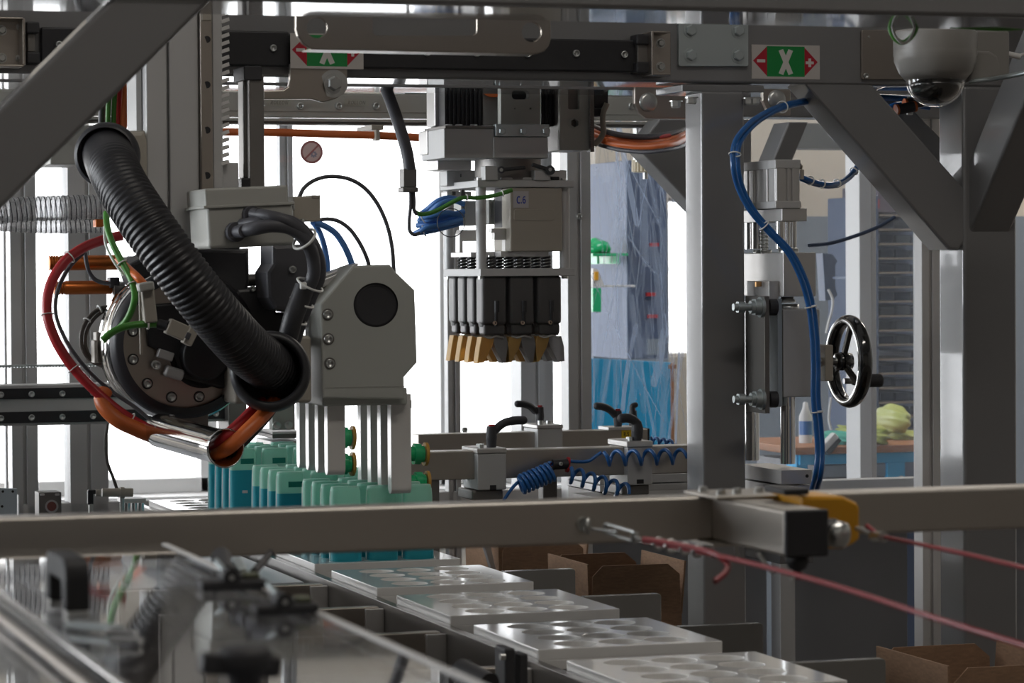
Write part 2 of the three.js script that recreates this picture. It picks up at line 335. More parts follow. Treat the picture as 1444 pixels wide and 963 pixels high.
{ // work bench, right
  const D = 8.6, t = thing('work_bench', 'bright blue work bench with wooden top behind the right window panel', 'workbench');
  part(t, 'bench_top', pb(1120, 627, 1400, 638, D, 0.55, 0.004), M.wood);
  part(t, 'apron', pb(1128, 638, 1400, 652, D + 0.02, 0.03), M.benchBlue);
  part(t, 'leg', pb(1252, 638, 1277, 1114, D + 0.03, 0.08), M.benchBlue);
  part(t, 'leg', pb(1124, 638, 1140, 1114, D + 0.03, 0.08), M.benchBlue);
  part(t, 'leg', pb(1380, 638, 1398, 1114, D + 0.03, 0.08), M.benchBlue);
  part(t, 'foot_plate', rod(P(1271, 676, D + 0.03), P(1271, 676, D + 0.02), MM(5, D, 1271), 20), M.bolt);
  settle(t);
  const d = thing('bench_drawer', 'dark grey drawer unit hanging under the blue bench top', 'drawers');
  part(d, 'carcass', pb(1152, 653, 1251, 720, D + 0.05, 0.5), M.panelGrey);
  part(d, 'drawer', pb(1154, 655, 1249, 672, D + 0.04, 0.02), M.dado);
  part(d, 'drawer', pb(1154, 675, 1249, 700, D + 0.04, 0.02), M.blackMatte);
  settle(d);
  // rumpled yellow-green cloths and a teal bag on the bench
  const lump = (x0, y0, x1, y1, z, k, seed0) => { const g = new THREE.SphereGeometry(1, 26, 18), p = g.attributes.position; for (let i = 0; i < p.count; i++) { const x = p.getX(i), y = p.getY(i), q = p.getZ(i), r = 1 + k * Math.sin(6 * x + seed0) * Math.cos(5 * q + 2 * seed0) + k * Math.sin(11 * y + 4 * x + seed0); p.setXYZ(i, x * r, Math.max(y * r, -0.9), q * r); } const c = P((x0 + x1) / 2, (y0 + y1) / 2, z); g.scale(MM(x1 - x0, z, x0) / 2, (P(x0, y0, z).y - P(x0, y1, z).y) / 2, 0.12); g.computeVertexNormals(); return g.translate(c.x, c.y, c.z); };
  const olive = std({ color: L(0.36, 0.40, 0.10), roughness: 0.8 }), teal = std({ color: L(0.05, 0.33, 0.26), roughness: 0.7 });
  solo('work_gloves', 'heap of yellow green work gloves on the bench', 'gloves', [lump(1196, 598, 1250, 628, D + 0.12, 0.14, 1), lump(1190, 600, 1222, 616, D + 0.2, 0.2, 2)], olive);
  solo('cloth_cover', 'yellow green rounded cover standing upright on the bench right of the gloves', 'cover', [lump(1244, 570, 1272, 612, D + 0.3, 0.05, 3), lump(1240, 604, 1292, 628, D + 0.34, 0.08, 5)], std({ color: L(0.42, 0.46, 0.14), roughness: 0.35 }));
  solo('teal_bag', 'crumpled teal bag on the bench beside the hand wheel', 'bag', lump(1158, 608, 1200, 628, D + 0.15, 0.1, 4), teal);
  const sc = thing('hand_scanner', 'small white and black hand scanner leaning on the bench with thin cable', 'scanner');
  part(sc, 'body', obar(P(1158, 634, D - 0.05), P(1178, 613, D - 0.05), 0.022, 0.03), M.frameWhite);
  part(sc, 'grip', obar(P(1165, 639, D - 0.02), P(1182, 618, D - 0.02), 0.02, 0.03), M.black);
  part(sc, 'cable', ptube([[1172, 606], [1169, 592], [1170, 575], [1172, 560]], D - 0.05, 0.004, 6), M.frameWhite);
  settle(sc);
  const bt = thing('spray_bottle', 'white bottle with blue label standing on the bench behind the guide rods', 'bottle');
  const c = P(1136, 628, D + 0.2), s = MM(1, D + 0.2, 1136);
  part(bt, 'body', lathe([[0, 0], [8 * s, 0], [8.5 * s, 4 * s], [8.5 * s, 38 * s], [4 * s, 48 * s], [3 * s, 56 * s], [0, 57 * s]], c, V(0, 1, 0)), M.frameWhite);
  part(bt, 'label', lathe([[8.7 * s, 14 * s], [8.7 * s, 32 * s]], c, V(0, 1, 0)), M.blue);
  settle(bt);
}
{ // drawer rack tower
  const t = thing('bin_rack', 'tall dark blue rack of many shelves with pale edges behind the right panel', 'rack');
  part(t, 'back_panel', pb(1239, 282, 1330, 1050, 9.6, 0.02), M.navy);
  part(t, 'side_panel', pb(1236, 276, 1240, 1066, 9.2, 0.4), M.navy);
  for (let i = 0; i < 16; i++) { const y = 302 + i * 20.3; part(t, 'shelf', pb(1240, y, 1330, y + 2.6, 9.2, 0.4, 0), M.shelfEdge); }
  for (let i = 0; i < 16; i++) for (let k = 0; k < 4; k++) { const y = 302 + i * 20.3; if (rnd() < 0.86) part(t, 'bin', pb(1241 + k * 22, y - 9 - rnd() * 5, 1261 + k * 22, y - 0.3, 9.26 + rnd() * 0.05, 0.3, 0.003), [M.navy, M.dado, M.navy, M.navy][Math.floor(rnd() * 4)]); }
  part(t, 'top_crate', pb(1238, 262, 1300, 300, 9.3, 0.3, 0.004), std({ color: L(0.10, 0.085, 0.11), roughness: 0.6 }));
  part(t, 'red_strip', pb(1236, 281, 1240, 294, 9.25, 0.05, 0), M.red);
  settle(t);
}
solo('far_post', 'pale grey square post standing behind the right window panel', 'post', [bx(P(1212, 400, 8.0).x, P(1229, 400, 8.0).x, 0, 4, -8.1, -8.0, 0.003), bx(P(1229, 400, 8.02).x, P(1236, 400, 8.02).x, 0, 4, -8.1, -8.02, 0.003)], M.frameWhite);
{
  const t = thing('cable_bracket', 'dark tool holder hanging on the far post with a white cable', 'holder');
  part(t, 'body', pex([[1160, 357], [1174, 358], [1181, 368], [1178, 374], [1178, 405], [1181, 416], [1176, 422], [1164, 424]], 8.3, 0.05), M.navy);
  part(t, 'arm', obar(P(1176, 392, 8.28), P(1216, 392, 8.05), 0.008, 0.008, 0.001), M.navy);
  part(t, 'cable', ptube([[1168, 408], [1174, 422], [1173, 438], [1168, 456], [1165, 470]], 8.25, 0.004, 6), M.frameWhite);
  settle(t);
}
// ---------------------------------------------------------------- machine frame
const D2 = 4.76;                                             // plane of the main cross beam
function profilePost(name, label, px0, px1, D, y0 = 0, y1 = 2.75, mat = M.profile, depth) {   // slotted aluminium post
  const x0 = P(px0, 450, D).x, x1 = P(px1, 450, D).x, d = depth ?? x1 - x0, t = thing(name, label, 'post', undefined);
  const w = x1 - x0, s = Math.min(0.008, w / 5), xm = (x0 + x1) / 2, k = 0.009;
  part(t, 'post', [bx(x0, xm - s / 2, y0, y1, -D - d, -D), bx(xm + s / 2, x1, y0, y1, -D - d, -D), bx(x0 + 0.002, x1 - 0.002, y0, y1, -D - d, -D - k, 0)], mat);
  part(t, 'base_plate', bx(x0 - 0.03, x1 + 0.03, y0, y0 + 0.012, -D - d - 0.03, -D + 0.03), M.paintDark);
  return settle(t);
}
function plainPost(name, label, px0, px1, D, depth, mat, y0 = 0, y1 = 2.6, r = 0.006) {
  const t = thing(name, label, 'post');
  const x0 = P(px0, 450, D).x, x1 = P(px1, 450, D).x;
  part(t, 'post', bx(x0, x1, y0, y1, -D - depth, -D, r, 3), mat);
  part(t, 'base_plate', bx(x0 - 0.04, x1 + 0.04, y0, y0 + 0.012, -D - depth - 0.04, -D + 0.04), M.paintDark);
  return settle(t);
}
const DE = 6.9;                                              // plane of the rear enclosure frame
plainPost('enclosure_post', 'slim pale enclosure post at the far left edge', 5, 10, DE + 0.6, 0.02, M.profile);
profilePost('enclosure_post', 'grey slotted enclosure post leftmost of the thick rear posts', 15, 52, DE);
profilePost('enclosure_post', 'dark grey enclosure post behind the orange cylinders', 97, 151, DE, 0, P(120, 225, DE).y);
profilePost('enclosure_post', 'pale enclosure post just left of the round warning sticker', 396, 415, DE + 0.3);
profilePost('enclosure_post', 'grey enclosure post left of the hanging suction fingers', 631, 649, DE);
profilePost('enclosure_post', 'wide light enclosure post behind the rear clamp lever', 734, 780, DE + 0.4);
profilePost('enclosure_post', 'grey enclosure post at the left edge of the scratched panel', 801, 834, DE - 0.1);
profilePost('enclosure_post', 'bright enclosure post at the right edge of the window panel', 1300, 1326, DE - 0.4, 0, 2.6, M.frameWhite);
{ const t = thing('post_screw', 'small round screw head on the grey post beside the scratched panel', 'screw'); part(t, 'head', socketBolt(P(816, 305, DE - 0.1), 0.008), M.bolt); settle(t); }
{ const t = thing('post_screw', 'small round screw head low on the left window frame beside the front clamp lever', 'screw'); part(t, 'head', socketBolt(P(655, 606, DE), 0.007), M.bolt); settle(t); }
{ // horizontal members of the rear enclosure
  const X0 = -1.2, X1 = P(1320, 400, DE).x;
  solo('enclosure_rail', 'grey rail under the clear panes along the back of the machine', 'rail', bx(X0, X1, P(200, 706, DE).y - 0.05, P(200, 706, DE).y, -DE - 0.05, -DE, 0.003), M.frameWhite);
  solo('enclosure_rail', 'grey top rail of the rear enclosure above the panes', 'rail', bx(X0, X1, 2.42, 2.48, -DE - 0.06, -DE, 0.003), M.profile);
  const yb = P(200, 706, DE).y - 0.05;
  const pan = (a, b, label) => solo('lower_panel', label, 'panel', bx(P(a, 800, DE).x, P(b, 800, DE).x, 0.1, yb, -DE - 0.09, -DE - 0.078, 0.001), M.panelGrey);
  pan(-520, 630, 'grey sheet panel under the left windows'); pan(834, 1098, 'dark grey sheet panel behind the foot of the middle post'); pan(1124, 1298, 'grey blue sheet panel above the right carton'); pan(1330, 1480, 'dark grey sheet panel behind the right post');
  const px0 = P(1098, 800, DE).x, px1 = P(1117, 800, DE).x, px2 = P(1124, 800, DE).x;
  solo('panel_post', 'slim grey post with bright edge between the lower sheet panels', 'post', [bx(px0, px1, 0, yb, -DE - 0.05, -DE + 0.01, 0.002), bx(px1, px2, 0, yb, -DE - 0.05, -DE - 0.012, 0.002)], M.profile);
}
// clear panes; the scratched one carries a film of scratches that scatter light
function pane(label, a, b, D = DE + 0.02) { const yb = P(200, 706, DE).y; return solo('clear_pane', label, 'sheet', bx(P(a, 400, D).x, P(b, 400, D).x, yb, 2.42, -D - 0.004, -D, 0), M.poly); }
pane('clear pane between the two left enclosure posts', 53, 97); pane('clear pane left of the hanging suction fingers, with the round sticker', 151, 630);
pane('clear pane behind the hanging suction fingers', 650, 800);
const sp = thing('scratched_pane', 'scratched hazy clear pane in front of the blue board', 'pane');
part(sp, 'sheet', bx(P(834, 400, DE).x, P(1020, 400, DE).x, P(200, 706, DE).y, 2.42, -DE - 0.024, -DE - 0.02, 0), M.poly);
{
  const c = document.createElement('canvas'); c.width = 512; c.height = 1536; const q = c.getContext('2d'); q.fillStyle = '#000'; q.fillRect(0, 0, 512, 1536); q.lineCap = 'round';
  for (let i = 0; i < 190; i++) { const x = rnd() * 512, y = 300 + rnd() * 900, a = (rnd() - 0.5) * 0.7 + (rnd() < 0.15 ? 0.6 : 0), l = 120 + rnd() * 500; const v = Math.round(40 + rnd() * rnd() * 215); q.strokeStyle = `rgb(${v},${v},${v})`; q.globalAlpha = 0.4; q.lineWidth = rnd() < 0.35 ? 8 + rnd() * 22 : 2 + rnd() * 4; q.beginPath(); q.moveTo(x, y); q.quadraticCurveTo(x + Math.sin(a) * l * 0.5 + (rnd() - 0.5) * 40, y + l * 0.5, x + Math.sin(a) * l, y + Math.cos(a) * l); q.stroke(); }
  for (let i = 0; i < 220; i++) { q.globalAlpha = 0.6; q.fillStyle = '#999'; q.beginPath(); q.arc(rnd() * 512, rnd() * 1536, 0.6 + rnd() * 1.6, 0, 7); q.fill(); }
  const t = new THREE.CanvasTexture(c);
  const g = bx(P(835, 400, DE).x, P(1018, 400, DE).x, P(200, 706, DE).y, 2.42, -DE - 0.0195, -DE - 0.019, 0); { const p = g.attributes.position, u = g.attributes.uv; g.computeBoundingBox(); const b = g.boundingBox; for (let i = 0; i < p.count; i++) u.setXY(i, (p.getX(i) - b.min.x) / (b.max.x - b.min.x), (p.getY(i) - b.min.y) / (b.max.y - b.min.y)); } g.userData.keepUV = true;
  part(sp, 'scratched_film', g, phy({ color: L(0.66, 0.78, 1.0), roughness: 1, transmission: 0.5, thickness: 0, alphaMap: t, transparent: true }));
  settle(sp);
}
{ const D = DE - 0.36, t = thing('clear_pane', 'large hazy clear sheet in front of the work bench, right', 'sheet'), yb = P(200, 706, DE).y, x0 = P(1045, 400, D).x, x1 = P(1298, 400, D).x;
  part(t, 'sheet', bx(x0, x1, yb, 2.42, -D - 0.004, -D, 0), M.poly); part(t, 'haze_film', bx(x0, x1, yb, 2.42, -D + 0.0004, -D + 0.0008, 0), M.haze); settle(t); }  // thin pale blue film gives the sheet its milky haze
{ const m = canvasMat(256, 256, (q, w) => { q.fillStyle = '#d9d4d2'; q.beginPath(); q.arc(128, 128, 126, 0, 7); q.fill(); q.fillStyle = '#e2c6c2'; q.beginPath(); q.arc(128, 128, 122, 0, 7); q.fill();
    q.fillStyle = '#9a94a8'; q.beginPath(); q.arc(150, 150, 30, 0, 7); q.fill(); q.fillStyle = '#e2c6c2'; q.beginPath(); q.arc(150, 150, 13, 0, 7); q.fill(); for (let i = 0; i < 8; i++) { q.save(); q.translate(150, 150); q.rotate(i * Math.PI / 4); q.fillStyle = '#9a94a8'; q.fillRect(-7, -40, 14, 16); q.restore(); } q.fillRect(172, 108, 32, 20);
    q.strokeStyle = '#b4706e'; q.lineWidth = 20; q.beginPath(); q.arc(128, 128, 112, 0, 7); q.stroke(); q.beginPath(); q.moveTo(50, 206); q.lineTo(206, 50); q.stroke(); });
  const c = P(442, 214, DE - 0.001), r = MM(16, DE, 442), g = new THREE.CylinderGeometry(r, r, 0.001, 36); g.rotateX(Math.PI / 2); g.userData.keepUV = true; 
  const p = g.attributes.position, u = g.attributes.uv; for (let i = 0; i < p.count; i++) u.setXY(i, 0.5 + p.getX(i) / r / 2, 0.5 + p.getY(i) / r / 2);
  solo('warning_sticker', 'round pale red prohibition sticker on the clear pane', 'sticker', g.translate(c.x, c.y, c.z - 0.018), m); }

// rear linear rail, upper middle
{
  const D = 6.4, t = thing('linear_rail', 'pale grey bolted linear rail with lettering under the cross beam', 'rail');
  const y = (py, px = 500) => P(px, py, D).y, x0 = -0.6, x1 = P(1000, 150, D).x;
  part(t, 'rail_body', [bx(x0, x1, y(166), y(131.5), -D - 0.03, -D), bx(x0, x1, y(158.4), y(133.5), -D - 0.02, -D + 0.003), bx(x0, x1, y(172), y(168), -D - 0.03, -D + 0.004)], M.greyBox);
  part(t, 'rail_lip', bx(x0, x1, y(176), y(172), -D - 0.05, -D - 0.006), M.aluDark);
  const m = canvasMat(256, 64, (q) => { q.fillStyle = '#a8a89e'; q.fillRect(0, 0, 256, 64); q.fillStyle = '#77776f'; q.font = 'italic bold 46px sans-serif'; q.textAlign = 'center'; q.textBaseline = 'middle'; q.fillText('ROLLON', 128, 34, 236); }, { roughness: 0.5 });
  for (const x of [394, 503, 184]) part(t, 'lettering', decal(x - 18, 139.5, x + 17, 149.5, D - 0.0035, 0.0005), m);
  for (const x of [180, 423, 477, 530, 890, 368]) part(t, 'screw', socketBolt(P(x, 149.5, D - 0.003), MM(5, D, x)), M.bolt);
  settle(t);
  solo('upper_box', 'grey painted crossbar behind the suction gripper head', 'crossbar', pb(570, 122, 960, 152, 6.75, 0.1, 0.004), M.paint);
  solo('wall_box', 'pale grey housing hanging behind the large diagonal brace', 'housing', pb(70, 176, 135, 232, 6.5, 0.2, 0.004), M.greyBox);
}
// front top beam with brace, outside-left post
const DT = 3.25;
{
  const t = thing('front_beam', 'dark painted square beam along the top edge nearest the camera', 'beam');
  part(t, 'beam', bx(-0.35, 2.2, 1.801, 1.92, -DT - 0.18, -DT, 0.006, 3), M.paint);
  settle(t);
  const a = P(-172, 327 + 80, DT), t2 = thing('diagonal_brace', 'large dark diagonal brace at upper left in front', 'brace');
  const A = P((143 + 291) / 2, 10, DT), B = P((-42 + 42 + 0) / 2 + 21 - 145, 255 + 62, DT);
  const dir = V(P(291, 8, DT).x - P(42, 255, DT).x, P(291, 8, DT).y - P(42, 255, DT).y, 0).normalize();
  const c = P((0 + 42) / 2 + 0, (153.6 + 255) / 2, DT); // point on the axis (middle between the two edges)
  const w = Math.abs((P(291, 8, DT).x - P(143, 13, DT).x) * dir.y - (P(291, 8, DT).y - P(143, 13, DT).y) * dir.x);
  const s = c.clone().addScaledVector(dir, -0.42), e = c.clone().addScaledVector(dir, (1.835 - c.y) / dir.y);
  s.z = e.z = -DT - w / 2 - 0.004;
  part(t2, 'brace', obar(s, e, w, w, 0.006, V(0, 0, 1), 3), M.paint);
  settle(t2);
  const t3 = thing('frame_post', 'dark square post left of the picture carrying the large brace', 'post');
  part(t3, 'post', bx(s.x - 0.16, s.x - 0.04, 0, 1.801, -DT - 0.12, -DT, 0.006, 3), M.paint); settle(t3);
}
// perforated hanger plate behind the front beam
{
  const D = 3.62, t = thing('hanger_plate', 'dark steel hanger plate with round holes and a long slot', 'bracket');
  const pts = [[417, -60], [777, -60], [777, 56], [774, 65], [768, 72], [759, 75.5], [748, 76], [446, 70], [436, 67.5], [427, 61], [420, 51], [417, 40]];
  part(t, 'plate', [pex(pts, D, 0.009, 0.0015, [circ(447, 39, 16.5), rrect(524, -10, 675, 52, 9), circ(750, 45, 16)]), pex([[438, 68.2], [756, 74], [756, 76], [438, 70]], D + 0.004, 0.045, 0.0005)], M.plateSteel);
  settle(t);
}
// main cross beam with linear guide
{
  const yT = P(530, 28, D2).y, yB = 1.8185, t = thing('cross_beam', 'long grey main cross beam carrying the black linear guide', 'beam');
  part(t, 'beam', bx(-0.5, 2.75, yB, yT + 0.02, -D2 - 0.145, -D2, 0.005, 3), M.paint);
  settle(t);
  const g = thing('linear_guide', 'black linear guide rail bolted along the main cross beam', 'rail');
  part(g, 'rail', [pb(58, 41, 408, 91, D2 - 0.018, 0.018, 0.003), pb(404, 52, 898, 98, D2 - 0.018, 0.018, 0.003)], M.black);
  for (const [x, y] of [[83, 63], [385, 68], [812, 75.5], [880, 77], [744, 76], [672, 75], [602, 74]]) part(g, 'bolt', socketBolt(P(x, y, D2 - 0.018), MM(5, D2, x), V(0, 0, 1), 0.005), M.bolt);
  settle(g);
  // end stops
  const stop = (label, sgn, xb0, xb1, xs0, xs1, y0, y1) => {
    const s = thing('end_stop', label, 'end stop');
    part(s, 'bumper', [pb(xb0, y0 + 4, xb1, y0 + 19, D2 - 0.035, 0.035, 0.003), pb(xb0, y1 - 19, xb1, y1 - 3, D2 - 0.035, 0.035, 0.003)], M.rubber);
    part(s, 'pad', pb(xb0 + 1, y0 + 18, xb1 - 1, y1 - 18, D2 - 0.028, 0.028), M.aluDark);
    part(s, 'bracket', [pb(xs0, y0, xs0 + 3, y1, D2 - 0.05, 0.05), pb(xs0, y0, xs1, y1, D2 - 0.004, 0.004), pb(xs0, y0, xs1, y0 + 2.5, D2 - 0.045, 0.045), pb(xs0, y1 - 2.5, xs1, y1, D2 - 0.045, 0.045)], M.plateSteel);
    for (const y of [y0 + 17, y1 - 12]) part(s, 'bolt', hexBolt(P((xs0 + xs1) / 2 - 1, y, D2 - 0.004), MM(5, D2), V(0, 0, 1), 0.006), M.bolt);
    settle(s);
  };
  stop('rubber end stop with steel bracket at the right end of the black guide', 1, 898, 918, 919, 946, 44, 106);
  { const s = thing('end_stop', 'rubber end stop with open steel bracket at the left edge above the brace', 'end stop');
    part(s, 'bumper', [pb(37, 30, 56, 47, D2 - 0.03, 0.03, 0.003), pb(38, 73, 57, 90, D2 - 0.03, 0.03, 0.003)], M.rubber);
    part(s, 'pad', pb(39, 47, 50, 73, D2 - 0.02, 0.02), M.aluDark);
    part(s, 'bracket', [pb(32, 26, 36, 92, D2 - 0.05, 0.05), pb(-12, 24, 33, 27, D2 - 0.05, 0.05), pb(-12, 91, 33, 94, D2 - 0.05, 0.05), pb(-12, 26, 33, 92, D2 - 0.004, 0.004)], M.plateSteel);
    for (const [x, y] of [[2, 43], [2, 82], [28, 38], [27, 82]]) part(s, 'bolt', hexBolt(P(x, y, D2 - 0.004), MM(x > 10 ? 3.5 : 5, D2), V(0, 0, 1), 0.012), M.bolt);
    settle(s); }
  const z = thing('joint_plate', 'zinc coloured joint plate with four bolts on the cross beam', 'plate');
  part(z, 'plate', pex(rrect(957, 15, 1055.5, 93.5, 3), D2 - 0.008, 0.008, 0.001), M.zinc);
  for (const [x, y] of [[974, 43], [1041.5, 43.5], [974.5, 78], [1041, 78.5]]) part(z, 'bolt', hexBolt(P(x, y, D2 - 0.008), MM(7.5, D2, x), V(0, 0, 1), 0.007), M.zinc);
  settle(z);
  const draw = (q) => { q.fillStyle = '#b9b4b0'; q.fillRect(0, 0, 384, 196); const k = 384 / 96, X = (v) => v * k; q.fillStyle = '#a50a26';
    q.beginPath(); q.moveTo(X(2), X(23)); q.lineTo(X(21.5), X(2.5)); q.lineTo(X(21.5), X(45)); q.fill(); q.beginPath(); q.moveTo(X(93), X(24)); q.lineTo(X(74), X(3)); q.lineTo(X(74), X(45)); q.fill();
    q.fillStyle = '#06803a'; q.fillRect(X(21.5), X(2), X(53), X(43.5)); q.fillStyle = '#c9c6c2'; q.fillRect(X(7.5), X(21), X(11.5), X(4.6)); q.fillRect(X(76), X(23), X(11.5), X(4)); q.fillRect(X(79.8), X(18.8), X(4), X(12.4));
    q.save(); q.translate(X(48), X(24.5)); q.strokeStyle = '#c9c6c2'; q.lineWidth = X(7); q.beginPath(); q.moveTo(X(-7), X(-17.5)); q.lineTo(X(7), X(17.5)); q.moveTo(X(7), X(-17.5)); q.lineTo(X(-7), X(17.5)); q.stroke(); q.restore(); };
  const sm = canvasMat(384, 196, draw, { roughness: 0.5 });
  solo('axis_sign', 'red and green axis sign with a full X beside the dome camera, right', 'sign', decal(1060, 63.5, 1156, 111.5, D2 - 0.001, 0.0012), sm);
  solo('axis_sign', 'red and green axis sign partly hidden by the perforated hanger plate, left', 'sign', decal(409.5, 47.5, 512.5, 97, D2 - 0.036, 0.0012), sm);
  const cp = thing('cover_plate', 'dark square cover plate on the beam behind the dome camera', 'plate');
  part(cp, 'plate', pex(rrect(1215, 42, 1290, 112, 3), D2 - 0.006, 0.006, 0.001), M.plateSteel); for (const [x, y] of [[1221, 107], [1225, 52]]) part(cp, 'screw', socketBolt(P(x, y, D2 - 0.006), MM(x < 1223 ? 4 : 1.5, D2), V(0, 0, 1), 0.003), M.bolt); settle(cp);
}
// bolted hanger brackets below the beam
{
  const D = 4.728, t = thing('hanger_bracket', 'warm grey steel bracket with one large bolt below the left axis sign', 'bracket');
  part(t, 'plate', pex([[409, 90], [490, 90], [490, 118], [486, 132], [472, 140], [455, 144], [440, 140], [372, 140], [372, 128], [400, 127], [407, 122], [409, 112]], D, 0.012, 0.0015), M.plateSteel);
  part(t, 'washer', rod(P(470.5, 118, D + 0.001), P(470.5, 118, D - 0.004), MM(18.5, D), 28), M.bolt);
  part(t, 'bolt', hexBolt(P(470.5, 118, D - 0.004), MM(10, D), V(0, 0, 1), 0.012), M.bolt);
  settle(t);
  solo('gantry_beam', 'grey beam hidden behind the main cross beam that carries the hanging axes', 'beam', bx(-0.5, 2.75, P(530, 122.5, 5.41).y, 1.94, -5.575, -5.41, 0.002), M.paint);
  const D3 = 5.4, mk = (label, x, y, w) => { const b = thing('hanger_bracket', label, 'bracket'); part(b, 'plate', pex([[x - 19, 96], [x + w, 96], [x + w, y + 21], [x - 2, y + 21], [x - 13, y + 13], [x - 19, y]], D3, 0.014, 0.0015), M.plateSteel); part(b, 'bolt', lathe([[0, 0.006], [MM(9, D3), 0.006], [MM(13, D3), 0.003], [MM(13, D3), 0]], P(x, y - 2, D3)), M.bolt); settle(b); };
  mk('steel bracket with one round bolt left of the middle post top', 914, 146, 60);
  mk('steel bracket with one round bolt right of the middle post top', 1095, 142, 20);
}
// middle post
{
  const t = thing('main_post', 'shiny grey square main post in the middle of the frame', 'post');
  part(t, 'post', bx(P(990.5, 450, D2).x, P(1051, 450, D2).x, 0, P(1000, 128, D2).y, -D2 - 0.08, -D2, 0.005, 3), M.paint);
  part(t, 'top_plate', pb(962, 119.5, 1078, 129.5, D2 + 0.002, 0.13, 0.002), M.paint);
  for (const [x, y] of [[975, 141], [953, 146], [1056, 142], [1064, 142]]) part(t, 'bolt', hexBolt(P(x, y - 4, D2 - 0.01), MM(7, D2), V(0, -1, 0), 0.012), M.bolt);
  settle(t);
  const p2 = thing('main_post', 'wide dark grey square post on the right under the dome camera', 'post');
  const x0 = P(1359, 450, D2).x, x1 = P(1434.5, 450, D2).x;
  part(p2, 'post', [bx(x0, x1, 0, 1.82, -D2 - 0.1, -D2, 0.007, 3)], M.paint);
  settle(p2);
  // brace in the plane of the beam
  const A0 = P(1130, 120, D2), A1 = P(1226, 120, D2), B0 = P(1338, 352, D2), B1 = P(1357, 262, D2);
  const b1 = thing('diagonal_brace', 'dark diagonal brace from the beam down to the right post', 'brace');
  part(b1, 'brace', pex([[1130, 112], [1224, 112], [1362, 268], [1362, 340], [1352, 353], [1338, 352]], D2 + 0.003, 0.085, 0.005), M.paint); settle(b1);
  // brace towards us from the right post
  const xb0 = x0 + 0.012, xb1 = x1 - 0.012, yb = P(1395, 350, D2).y, b2 = thing('diagonal_brace', 'grey brace rising from the right post towards the viewer', 'brace');
  const mid = (xb0 + xb1) / 2; part(b2, 'brace', obar(V(mid, yb + 0.03, -D2 - 0.06), V(mid, yb + 0.66, -D2 + 0.54), 0.088, xb1 - xb0, 0.006, V(1, 0, 0), 3), M.paint); settle(b2);
  // long beam over the brace, towards us
  const lb = thing('side_beam', 'square beam above the frame running towards the viewer at far right', 'beam'); part(lb, 'beam', bx(x0 + 0.02, x1, 2.0, 2.1, -D2, -1.6, 0.006, 3), M.paint); settle(lb);
}
// braces of the rear frame
{
  const D = 6.3, t = thing('rear_brace', 'dark brace with bright lower edge left of the middle post', 'brace');
  part(t, 'brace', pex([[898, 208], [930, 168], [1060, 168], [1060, 300], [985, 300]], D, 0.08, 0.004), M.paint); settle(t);
  const t2 = thing('rear_brace', 'grey brace behind the dome camera bubble', 'brace');
  part(t2, 'brace', pex([[1230, 128], [1284, 150], [1323, 190], [1362, 236], [1362, 275], [1323, 230]], 4.93, 0.08, 0.004), M.paint); part(t2, 'weld_plate', bx(P(1366, 240, 4.861).x, P(1420, 240, 4.861).x, P(1380, 270, 4.9).y, P(1380, 236, 4.9).y, -5.0, -4.861, 0.002), M.paint); part(t2, 'weld_lug', bx(P(1350, 250, 4.93).x, P(1400, 250, 4.93).x, P(1380, 270, 4.93).y, P(1380, 240, 4.93).y, -5.0, -4.94, 0.002), M.paint); settle(t2);
  const t3 = thing('rear_brace', 'grey sloping strut above the pneumatic cylinder', 'brace');
  part(t3, 'brace', pex([[1112, 172], [1140, 172], [1118, 226], [1090, 226]], 6.2, 0.09, 0.004), M.paint); settle(t3);
  const t4 = thing('rear_beam', 'pale horizontal beam of the rear frame right of the middle post', 'beam');
  part(t4, 'beam', [pb(1000, 128, 1330, 166, 6.4, 0.1, 0.004)], M.paint); settle(t4);
  const t5 = thing('rear_beam', 'grey horizontal beam with curved disc behind the right diagonal brace', 'beam');
  part(t5, 'beam', pb(1122, 174, 1300, 210, 7.2, 0.1, 0.004), M.greyBox);
  part(t5, 'disc', rod(P(1190, 176, 7.0), P(1190, 176, 7.05), MM(24, 7, 1190), 32), M.frameWhite); settle(t5);
  const wl = thing('warning_lamp', 'small fluted clear lamp hanging upside down behind the scratched panel', 'lamp');
  const c = P(910, 235, 6.78), fl = []; for (let i = 0; i < 20; i++) { const a = i / 20 * 2 * Math.PI; fl.push(rod(V(c.x + 0.029 * Math.cos(a), c.y - 0.012, c.z + 0.029 * Math.sin(a)), V(c.x + 0.029 * Math.cos(a), c.y + 0.016, c.z + 0.029 * Math.sin(a)), 0.0045, 8)); }
  part(wl, 'lens', [lathe([[0, -0.014], [0.029, -0.014], [0.03, 0.017], [0, 0.017]], c, V(0, 1, 0)), ...fl], std({ color: L(0.75, 0.66, 0.48), roughness: 0.3 }));
  part(wl, 'stem', [rod(V(c.x, c.y - 0.03, c.z), V(c.x, c.y - 0.014, c.z), 0.006), bx(c.x - 0.03, c.x - 0.024, c.y + 0.01, P(905, 150, 6.78).y, c.z - 0.005, c.z + 0.02)], M.bolt); settle(wl);
}
